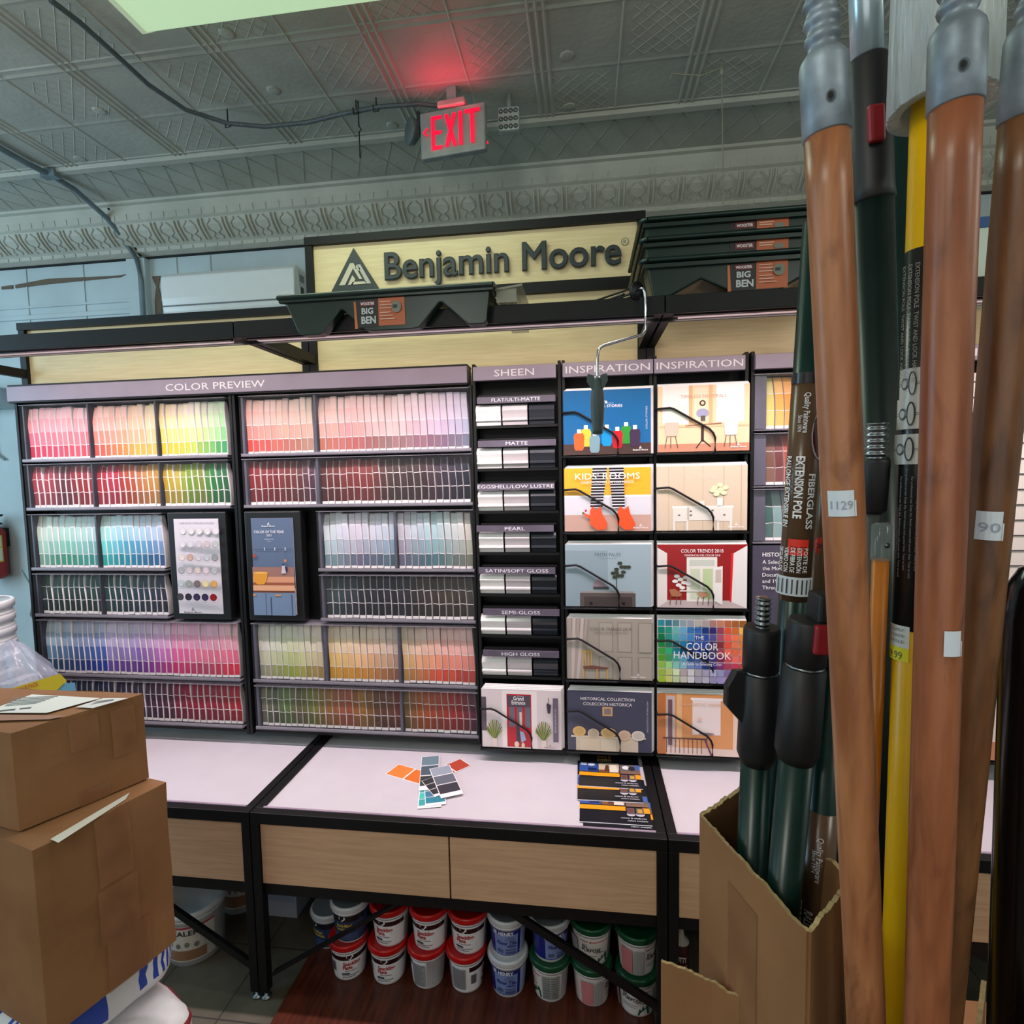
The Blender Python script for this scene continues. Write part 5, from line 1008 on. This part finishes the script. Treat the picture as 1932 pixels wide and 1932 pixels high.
def bag(c, sx, sy, sz, rz, lab, stripes):
    m = MB(); nu, nv = 80, 24; cr, sr = math.cos(rz), math.sin(rz); vs = []; 
    for j in range(nv+1):
        ph = -math.pi/2+math.pi*j/nv
        for i in range(nu):
            th = 2*math.pi*i/nu
            def se(w_, e_): return math.copysign(abs(w_)**e_, w_)
            x = se(math.cos(ph), .45)*se(math.cos(th), .35); y = se(math.cos(ph), .45)*se(math.sin(th), .35); z = se(math.sin(ph), .7)
            q = Vector((x*sx, y*sy, z*sz)); d = noise.noise(q*14+Vector(c))*.012+noise.noise(q*40)*.004; q *= 1+d/ max(.1, q.length)*1.0
            vs.append(Vector((c[0]+q.x*cr-q.y*sr, c[1]+q.x*sr+q.y*cr, c[2]+q.z)))
    base = len(m.v); m.v += vs
    for j in range(nv):
        for i in range(nu):
            m.f.append((j*nu+i, j*nu+(i+1) % nu, (j+1)*nu+(i+1) % nu, (j+1)*nu+i)); m.m.append(0); m.sm.append(True)
            col = (222, 222, 224)
            for lo, hi, cc, i0, i1 in stripes:
                if lo <= j/nv < hi and i0 <= i < i1 and (i1 < 99 or i % 2): col = cc
            m.c.append(col)
    o = m.build('plaster_bag', mat('bag_paper', None, .55, var=.1, bump=.5, bscale=18)); tag(o, lab, 'bag', 'white bags stacked at lower left')
bag((-1.33, 1.19, .600), .20, .14, .078, 1.25, 'white bag with blue stripes directly under the big carton', [(.38, .80, (36, 70, 170), 0, 100)])
bag((-1.25, 1.14, .44), .20, .165, .078, 1.2, 'white bag with dark red stripe, second in the bag stack', [(.55, .66, (150, 44, 54), 0, 80), (.3, .38, (150, 44, 54), 0, 80)])
bag((-1.28, 1.14, .28), .20, .165, .078, 1.25, 'white bag third from the top of the bag stack', [(.55, .62, (150, 44, 54), 0, 80)])
bag((-1.22, 1.15, .105), .22, .17, .095, 1.2, 'lowest white bag resting on the floor', [])
# nested buckets and wrapped bundle on the left table
t = thing('nested_buckets', (-2.625, 2.02, .722), 'tall stack of nested white buckets at the left edge', 'buckets')
for k in range(7):
    m = MB(); z = .722+k*.058; m.lathe([(0, .115), (.27, .132), (.272, .142), (.285, .142), (.287, .136), (.30, .136), (.302, .145), (.33, .145), (.335, .138), (.332, .132)], (-2.625, 2.02, z), (-2.625, 2.02, z+1), 28, caps=False)
    m.build('bucket', WPL, t)
t = thing('wrapped_bundle', (-2.36, 1.9, .722), 'clear plastic bag bundle with yellow VALUE PACK band behind the cartons', 'plastic-wrapped pack')
m = MB(); nu, nv = 36, 22; vs = []
for j in range(nv+1):
    tz = j/nv
    for i in range(nu):
        th = 2*math.pi*i/nu; r0 = .23*(1-tz**2.0)**.6*.9+.03*(1-tz); w_ = 1+.22*noise.noise(Vector((math.cos(th)*3, math.sin(th)*3, tz*4)))+.10*math.sin(th*9+tz*6)*tz
        lx = -.06*tz**1.5
        vs.append((-2.33+lx+r0*w_*math.cos(th), 1.98+r0*.62*w_*math.sin(th), .725+tz*.53+.012*noise.noise(Vector((i*.7, j*.6, 2)))))
m.v = [Vector(v) for v in vs]
for j in range(nv):
    for i in range(nu): m.f.append((j*nu+i, j*nu+(i+1) % nu, (j+1)*nu+(i+1) % nu, (j+1)*nu+i)); m.c.append((200,)*3); m.m.append(0); m.sm.append(True)
m.build('plastic_film', mat('crinkled_clear_film', (190, 196, 214), .14, alpha=.42, bump=1.0, bscale=16, var=.05), t)
m = MB()
for k in range(4): m.box(-2.46+k*.062, -2.405+k*.062, 1.92, 2.04, .725, 1.12-.03*k, (196, 198, 205))
m.build('tub_liners', PRINT, t)
m = MB(); q0 = GY(10, 1302, 1.78); q1 = GY(113, 1271, 1.78); q2 = GY(126, 1284, 1.78); q3 = GY(90, 1320, 1.78)
m.add([q0, GY(20, 1335, 1.78), q3, q2, q1], [(0, 1, 2, 3, 4)], (232, 196, 40))
m.add([q0+Vector((0, .003, -.002)), q0+Vector((0, .003, -.15)), GY(144, 1296, 1.78)+Vector((0, .003, -.12)), GY(140, 1288, 1.78)+Vector((0, .003, 0))], [(0, 1, 2, 3)], (120, 176, 210))
dU = (q1-q0).normalized(); a = Art(m, flat(q0+Vector((0, -.002, .0)), dU, Vector((dU.z, 0, -dU.x))), .16, .03); a.text('VALUE PACK', .62, .42, .55, (206, 90, 80), w=.62, bold=.01)
m.build('pack_band', PRINT, t)

# ------------------------------------------------------------------ pole cartons at right
def wallpoly(m, pts, z0, z1, th=.005, ragged=.006, seg=16):
    for (a_, b_) in zip(pts, pts[1:]):
        a_, b_ = Vector((*a_, 0)), Vector((*b_, 0)); n_ = (b_-a_).cross(Vector((0, 0, 1))).normalized()*th/2
        for k in range(seg):
            p, q = a_.lerp(b_, k/seg), a_.lerp(b_, (k+1)/seg)
            
            def rg(p): return z1+ragged*(noise.noise(Vector((p.x*45, p.y*45, 3)))*1.3+noise.noise(Vector((p.x*190, p.y*190, 8)))*.7)
            h0, h1 = rg(p), rg(q)
            V_ = [p-n_, q-n_, q+n_, p+n_]
            m.add([(v.x, v.y, z0) for v in V_]+[(V_[0].x, V_[0].y, h0), (V_[1].x, V_[1].y, h1), (V_[2].x, V_[2].y, h1+.001), (V_[3].x, V_[3].y, h0+.001)],
                  [(0, 1, 5, 4), (1, 2, 6, 5), (2, 3, 7, 6), (3, 0, 4, 7), (3, 2, 1, 0)], mi=0)
            m.add([(V_[0].x, V_[0].y, h0), (V_[1].x, V_[1].y, h1), (V_[2].x, V_[2].y, h1+.001), (V_[3].x, V_[3].y, h0+.001)], [(0, 1, 2, 3)], mi=1)
m = MB(); m.box(.03, .55, .33, .98, 0, .60)
tag(m.build('cardboard_box', CARD), 'closed base carton that both pole cartons stand on', 'box')
t = thing('pole_carton', (.25, .72, .602), 'tall cut-open brown carton holding the green extension poles', 'box')
m = MB(); A0 = [(.150, .736), (.216, .552), (.290, .632), (.235, .82), (.150, .736)]
wallpoly(m, A0, .602, 1.452, seg=80, ragged=.003); m.build('carton_wall', [CARD, CARDL], t)
m = MB(); m.prism([(x, y, .602) for x, y in A0[:4]], (0, 0, .004)); m.build('carton_base', CARD, t)
m = MB(); pA, pB = Vector((.150, .736, 0)), Vector((.216, .552, 0)); d = pB-pA; nn_ = Vector((d.y, -d.x, 0)).normalized(); nn_ = nn_ if nn_.x < 0 else -nn_
for u0, u1, s_ in ((.33, .62, 1),):
    for k in range(2):
        a0, a1 = u0+(.15*k), u0+.15+.14*k*0+(.0)
    m.add([(pA+d*u+nn_*.004).to_tuple()[:2]+(z,) for u, z in ((u0, .9), (u1, .9), (u1, 1.41), (u0, 1.41))], [(0, 1, 2, 3)])
m.add([(pA+d*u+nn_*.0048).to_tuple()[:2]+(z,) for u, z in ((0, 1.20), (.65, 1.02), (.65, .98), (0, 1.13))], [(0, 1, 2, 3)])
m.build('packing_tape', TAPE, t)
t = thing('pole_carton', (.3, .5, .602), 'torn lower carton at bottom right holding the wooden poles', 'box')
m = MB(); wallpoly(m, [(.092, .692), (.150, .668), (.196, .640), (.205, .36), (.455, .36), (.435, .645), (.480, .706)], .602, 1.28, ragged=.003, seg=80); m.build('carton_wall', [CARD, CARDL], t)
m = MB(); m.box(.207, .45, .365, .575, .602, .606); m.build('carton_base', CARD, t)
# thread profile
def thread(m, a_, b_, r, turns, col=(200, 200, 200), mi=0):
    L = (b_-a_).length; pr = []
    n_ = turns*6
    for k in range(n_+1): pr.append((L*k/n_, r*(.9+.10*math.cos(2*math.pi*turns*k/n_))))
    pr = [(0, r*.5)]+pr
    m.lathe(pr, a_, b_, 24, col, mi)
def ext_line(a_, b_, z):  # continue the pole downwards to height z
    return a_+(b_-a_)*((z-a_.z)/(b_.z-a_.z))
SP = {}
def wood_pole(p0, p1, d0, thr, lab, marks=None, zend=.74, wm=0):
    a_, b_ = P3(*p0), P3(*p1); ax = (b_-a_).normalized(); e = ext_line(a_, b_, zend)
    t = thing('wooden_pole', tuple(e), lab, 'pole', 'wooden extension poles in the front carton')
    r = d0/2; m = MB(); L = (e-a_).length; m.lathe([(0, r)]+[(L*k/40, r*(1+.012*noise.noise(Vector((k*.6, p0[0], 0))))) for k in range(1, 40)]+[(L, r)], a_, e, 28); m.build('shaft', PW[wm], t)
    f0 = a_-ax*thr; m = MB(); m.lathe([(0, r*.80), (.004, r*1.0), (.008, r*1.07), (thr, r*1.07), (thr+.001, r)], f0, a_, 28); 
    thread(m, f0-ax*.052, f0+ax*.002, r*.80, 5); m.build('threaded_ferrule', ZINC, t)
    m = MB(); a = Art(m, wrap(f0, e, r*1.072), r, .014, curved=6, step=.00012); cy = thr*.66/.014
    a.ell(.25, cy, .22, .30, (96, 104, 112), 18); a.ell(.23, cy, .15, .22, (58, 62, 68), 16); a.ell(.22, cy-.03, .09, .14, (30, 32, 34), 14)  # shade of the dimple painted as nested dark ellipses, no real recess
    m.build('crimp_dimple_shade', mat('dimple_shade_metal', None, .5, .5), t)
    if marks:
        for (d_, s0, w_, h_, txt, cc) in marks:
            m = MB(); A_ = a_+ax*d_; a = Art(m, wrap(A_, e, r+.0006), w_, h_, curved=6, step=.0003); 
            a.rect(s0, 0, s0+.94, 1, (214, 222, 232)); a.rect(s0+.94, .4, s0+1, 1, (214, 222, 232))
            if txt: a.text(txt, s0+.5, .55, .34, (150, 160, 176), w=.75)
            m.build('price_tag', PRINT, t)
    return t
def dist(p0, p1, y):  # metres down the pole for a picture row
    a_, b_ = P3(*p0), P3(*p1); best = min(range(0, 400), key=lambda k: abs((lambda q: 966-F*(q-cam_pos).dot(CU)/(q-cam_pos).dot(CF))(a_+(b_-a_)*k/200)-y)); return (b_-a_).length*best/200
q0, q1 = (1560, 256, .381), (1634, 1932, .465)
wood_pole(q0, q1, .0286, .052, 'left wooden pole with grey threaded tip, nearest the green poles', [(dist(q0, q1, 918), -.55, .018, .019, '1129', 0)])
q0, q1 = (1802, 203, .351), (1747, 1932, .427)
wood_pole(q0, q1, .0286, .049, 'middle wooden pole, the reddest and closest of the three', [(dist(q0, q1, 1175), .28, .011, .018, None, 0)], wm=1)
q0, q1 = (1936, 225, .362), (1776, 1932, .485)
wood_pole(q0, q1, .0286, .055, 'right wooden pole, brownest, leaning behind the middle one', [(dist(q0, q1, 963), -.45, .016, .021, '90', 0)], wm=2)
# yellow pole with black instruction sleeve
a_, b_ = P3(1757, 120, .49), P3(1692, 1932, .56); e = ext_line(a_, b_, .74); ax = (b_-a_).normalized()
t = thing('yellow_pole', tuple(e), 'bright yellow extension pole with black instruction sleeve', 'pole'); r = .0146
m = MB(); m.cyl(a_, e, r, 28); m.build('shaft', mat('yellow_fiberglass', (236, 178, 8), .32, var=.03), t)
q0, q1 = (1757, 120, .49), (1692, 1932, .56); s0, s1 = dist(q0, q1, 478), dist(q0, q1, 1188)
m = MB(); m.cyl(a_+ax*s0, a_+ax*s1, r+.0006, 28, (36, 34, 34)); A_ = a_+ax*s0
fn_ = wrap(A_, e, r+.0008)
a = Art(m, fn_, r, s1-s0, curved=12, step=.0002)
for k in range(3):
    y0 = (dist(q0, q1, (695, 757, 820)[k])-s0)/(s1-s0); y1 = (dist(q0, q1, (750, 814, 876)[k])-s0)/(s1-s0); a.rect(-1.35, y0, 1.0, y1, (196, 192, 184)); ym = (y0+y1)/2; hh_ = (y1-y0)
    a.rect(-1.3, ym-.002, .9, ym-.001, (40, 40, 80)); a.rect(-1.3, ym+.002, .9, ym+.003, (40, 40, 80)); a.ell(-.8, ym, .22, hh_*.2, (90, 90, 90)); a.ell(-.8, ym, .15, hh_*.13, (196, 192, 184)); a.ell(-.35, ym, .22, hh_*.40, (50, 50, 50)); a.ell(-.35, ym, .14, hh_*.34, (196, 192, 184))
a2 = Art(m, wrap(A_, e, r+.0008, vertical_text=True), s1-s0, r, step=.0002, l0=6)
for k in range(7): a2.text('For professional use. Keep dry. Avoid contact with power lines. Twist to lock', (.70 if k % 2 else .72), -.9+k*.27+.9*0, .11, (150, 145, 140), w=.27)
for k in range(4): a2.text('EXTENSION POLE  TWIST AND LOCK HANDLE', .19, .95-k*.35, .2, (150, 140, 130), w=.30)
m.build('instruction_sleeve', GLOSSP, t)
A_ = a_+ax*dist(q0, q1, 1180); m = MB(); a = Art(m, wrap(A_, e, r+.0012, off=-1.05), .026, .034, curved=8, step=.0003); a.rect(0-.42, 0, .6, .62, (222, 222, 214)); a.rect(-.42, .62, .6, 1, (238, 226, 40)); a.text('29.99', .1, .84, .22, (90, 90, 80), w=.62)
for k, s_ in enumerate(('RMC SUPPLY', 'SZ23 50074', 'EXTPOLE')): a.text(s_, .1, .12+k*.16, .09, (120, 120, 120), w=.7)
m.build('price_tag', PRINT, t)
# translucent ribbed sleeve over the yellow pole
a_, b_ = P3(1790, -140, .475), P3(1777, 205, .485)
m = MB(); m.lathe([(0, .040), ((b_-a_).length, .041), ((b_-a_).length+.001, .039), ((b_-a_).length, .031), (0, .030)], a_, b_, 40, caps=False)
o = m.build('plastic_sleeve', mat('milky_ribbed_plastic', (214, 222, 222), .3, alpha=.86, bump=.6, bscale=30, stretch=(4, 4, .5), trans=.2)); tag(o, 'milky translucent plastic sleeve over the top of the yellow pole', 'plastic sleeve')
# green extension poles
def ext_pole(q0, q1, r, lab, grip=None, thr=None, zend=.64, collar=None, name='extension_pole'):
    q0 = (q0[0], q0[1], q0[2]*1.05); q1 = (q1[0], q1[1], q1[2]*1.05); r *= 1.04
    a_, b_ = P3(*q0), P3(*q1); e = ext_line(a_, b_, zend); ax = (b_-a_).normalized()
    t = thing(name, tuple(e), lab, 'pole', 'green extension poles in the rear carton')
    g = 0
    if grip:
        g = dist(q0, q1, grip); m = MB(); rr = r*1.14; m.lathe([(0, rr*.9), (.004, rr), (g*.30, rr), (g*.31, rr*.93), (g*.33, rr*.93), (g*.34, rr*1.05), (g*.93, rr*1.12), (g, r*1.02)], a_, a_+ax*g, 26); m.build('grip', mat('black_rubber', (24, 22, 26), .5, var=.1), t)
    m = MB(); m.cyl(a_+ax*(g-.002 if g else 0), e, r, 28); m.build('shaft', GRNP, t)
    if grip: m = MB(); m.cyl(a_+ax*g*.312, a_+ax*g*.332, r*1.09, 26); m.build('metal_band', STEEL, t)
    if thr: m = MB(); thread(m, a_-ax*thr, a_+ax*.002, .0095, 6); m.build('threaded_tip', STEEL, t)
    return t, a_, e, ax
t, a_, e, ax = ext_pole((1438, 1182, .64), (1420, 1600, .68), .0178, 'green pole with steel threaded tip and thick black grip, leftmost', grip=1436, thr=.036)
rt = (CR-ax*CR.dot(ax)).normalized(); m = MB(); c_ = a_+ax*.055-rt*.028
m.prism([c_+rt*.010-CF*.006, c_-rt*.004-CF*.006, c_-rt*.014+ax*.02-CF*.006, c_-rt*.014+ax*.045-CF*.006, c_+rt*.012+ax*.075-CF*.006], CF*.014); m.build('lock_lever', mat('black_rubber'), t, bevel=.002)
ext_pole((1488, 1219, .75), (1470, 1600, .79), .0150, 'slimmer green pole with black ribbed end, second from left', grip=1450)
t, a_, e, ax = ext_pole((1526, 1168, .58), (1478, 1690, .62), .0178, 'green pole with black collar and dark red button, third from left', grip=1432)
rt = (CR-ax*CR.dot(ax)).normalized(); fw = -(CF-ax*CF.dot(ax)).normalized()
m = MB(); c_ = a_+fw*.021+rt*.004; m.obox(c_+ax*.000, c_+ax*.032, rt*.009, fw*.005); m.build('release_button', mat('dark_red_button', (150, 26, 36), .35), t, bevel=.003)
m = MB(); m.obox(a_-ax*.03+rt*.016, a_+ax*.002+rt*.016, rt*.013, fw*.014); m.build('collar_block', mat('black_rubber'), t, bevel=.003)
t, a_, e, ax = ext_pole((1577, 1180, .60), (1532, 1760, .66), .0182, 'green pole whose brown paper label starts near the carton rim')
q0, q1 = (1577, 1180, .60), (1532, 1760, .66)
s0 = dist(q0, q1, 1535); m = MB(); m.cyl(a_+ax*s0, a_+ax*(s0+.30), .0194, 28, (92, 66, 48)); a2 = Art(m, wrap(a_+ax*s0, e, .0195, vertical_text=True), .3, .0188, step=.0002)
a2.text('Quality Paintware', .20, -.1, .36, WH, w=.2); a2.text('Since 1974', .21, .2, .24, WH, w=.1); a2.text('RALLONGE EXTENSIBLE', .62, .28, .5, WH, w=.36, bold=.02); a2.text('FIBRE DE VERRE', .56, .95, .5, WH, w=.30, bold=.02); m.build('paper_label', GLOSSP, t)
q0, q1 = (1546, 420, .62), (1490, 1225, .68)
t, a_, e, ax = ext_pole(q0, q1, .0172, 'tall green pole with brown EXTENSION POLE label and orange price sticker')
s0, s1 = dist(q0, q1, 718), dist(q0, q1, 1163); m = MB(); L = s1-s0; m.cyl(a_+ax*s0, a_+ax*s1, .0184, 28, (96, 70, 50)); fw_ = wrap(a_+ax*s0, e, .0185, vertical_text=True)
a2 = Art(m, fw_, L, .0178, step=.0002, curved=30)
a2.rect(0, -1.45, .045, 1.45, (34, 30, 32)); a2.line(.0, 1.3, .10, -.2, .002, (190, 190, 196)); a2.ell(.26, -1.1, .11, .7, (190, 190, 196)); a2.ell(.26, -1.1, .10, .62, (84, 26, 30))
a2.text('Quality Paintware', .17, -.05, .36, WH, w=.17, bold=.01); a2.text('Since 1974', .215, .32, .25, WH, w=.07)
a2.text('EXTENSION POLE', .49, .12, .50, WH, w=.27, bold=.03); a2.text('RALLONGE EXTENSIBLE EN', .51, .86, .38, WH, w=.31, bold=.02); a2.text('FIBERGLASS', .55, -.62, .42, WH, w=.24, bold=.02)
for k, s_ in enumerate(('POSTE DE', 'EXTENSIÓN', 'DE FIBRA DE', 'VIDRIO CON', 'SEGURO DE')): a2.text(s_, .81, -.55+k*.37, .26, WH, w=.11, bold=.01)
a2.rect(.885, -1.2, .97, 1.3, (214, 218, 224))
for k in range(8): a2.rect(.895, -1.0+k*.27, .96, -.92+k*.27, (60, 64, 72))
m.build('paper_label', GLOSSP, t)
m = MB(); a = Art(m, wrap(a_+ax*dist(q0, q1, 1043), e, .0196), .024, .020, curved=6, step=.0002); a.rect(-.42, 0, .55, 1, (232, 50, 30)); a.text('29.99', .08, .62, .38, (60, 20, 16), w=.75); m.build('price_tag', PRINT, t)
q0, q1 = (1577, 760, .66), (1541, 1300, .72)
t, a_, e, ax = ext_pole(q0, q1, .0165, 'brown-labelled pole mostly hidden behind the left wooden pole')
m = MB(); m.cyl(a_+ax*.02, a_+ax*dist(q0, q1, 1165), .0177, 28, (120, 92, 62)); m.build('paper_label', GLOSSP, t)
m = MB(); a = Art(m, wrap(a_+ax*dist(q0, q1, 1024), e, .0184), .02, .022, curved=6, step=.0002); a.poly([(-.75, .25), (-.5, 0), (.2, 0), (.2, .8), (-.6, 1)], (232, 50, 30)); a.text('29.99', -.25, .5, .3, (60, 20, 16), w=.7); m.build('price_tag', PRINT, t)
# tall pole with hexagonal silver inner tube
q0, q1 = (1637, 112, .56), (1664, 1000, .625)
a_, b_ = P3(*q0), P3(*q1); e = ext_line(a_, b_, .64); ax = (b_-a_).normalized()
t = thing('extension_pole', tuple(e), 'tallest dark green pole with silver inner tube and red release button at top', 'pole', 'green extension poles in the rear carton')
m = MB(); m.lathe([(0, .0165), (.17, .0165)], a_-ax*.16, a_, 6); m.build('inner_tube', mat('anodised_silver', (190, 206, 214), .25, .6, var=.02), t)
m = MB(); m.lathe([(0, .017), (.004, .0195), (.125, .0205), (.135, .0215), (.138, .019)], a_, e, 26); m.build('collar', mat('black_rubber'), t)
rt = (CR-ax*CR.dot(ax)).normalized(); fw = -(CF-ax*CF.dot(ax)).normalized()
m = MB(); c_ = a_+fw*.0215-rt*.008; m.obox(c_+ax*.053, c_+ax*.088, rt*.008, fw*.004); m.build('release_button', mat('dark_red_button'), t, bevel=.003)
m = MB(); m.cyl(a_+ax*.12, e, .0196, 28); m.build('shaft', mat('near_black_green', (4, 26, 24), .35), t)
q0, q1 = (1702, 130, .64), (1712, 1400, .70)
ext_pole(q0, q1, .0150, 'dark green pole between the tall one and the yellow one', zend=.64)
# small tips behind
a_, b_ = P3(1652, 864, .53), P3(1636, 1300, .56); e = ext_line(a_, b_, .64); ax = (b_-a_).normalized()
t = thing('extension_pole', tuple(e), 'short pole with silver threaded tip and black cap right of the left wooden pole', 'pole', 'green extension poles in the rear carton')
m = MB(); thread(m, a_-ax*.033, a_+ax*.002, .0100, 6); m.build('threaded_tip', STEEL, t)
m = MB(); m.lathe([(0, .0115), (.004, .0125), (.05, .0112), (.053, .009)], a_, e, 24); m.build('cap', mat('black_rubber'), t)
m = MB(); m.cyl(a_+ax*.05, e, .0075, 18); m.build('shaft', mat('dull_grey_tube', (70, 72, 70), .5), t)
a_, b_ = P3(1664, 985, .52), P3(1650, 1350, .55); e = ext_line(a_, b_, .64); ax = (b_-a_).normalized()
t = thing('amber_pole', tuple(e), 'thin amber pole under a clear plastic cap beside the yellow pole', 'pole')
m = MB(); m.cyl(a_+ax*.036, e, .0072, 18); m.build('shaft', mat('amber_fiberglass', (196, 110, 20), .35), t)
m = MB(); m.lathe([(0, .004), (.003, .0085), (.036, .0085)], a_, e, 18, caps=False); m.build('clear_cap', mat('clear_cap_plastic', (150, 160, 156), .12, alpha=.4), t)
m = MB(); m.lathe([(0, .0028), (.002, 0)], a_+ax*.022-CF*.0085, a_+ax*.022-CF*.03, 10); m.build('rivet', STEEL, t)
# glossy black rod at the right edge
a_, b_ = P3(1962, 1060, .42), P3(1925, 1932, .47); e = ext_line(a_, b_, .64); ax = (b_-a_).normalized()
m = MB(); m.lathe([(-.0, .002), (.006, .012), (.02, .019), (.045, .022), ((e-a_).length, .022)], a_, e, 28)
o = m.build('black_pole', mat('gloss_black_tube', (8, 8, 9), .18)); tag(o, 'thick glossy black pole at the right edge of the picture', 'pole')
for o in list(bpy.data.objects):
    if '_o' in o: del o['_o']
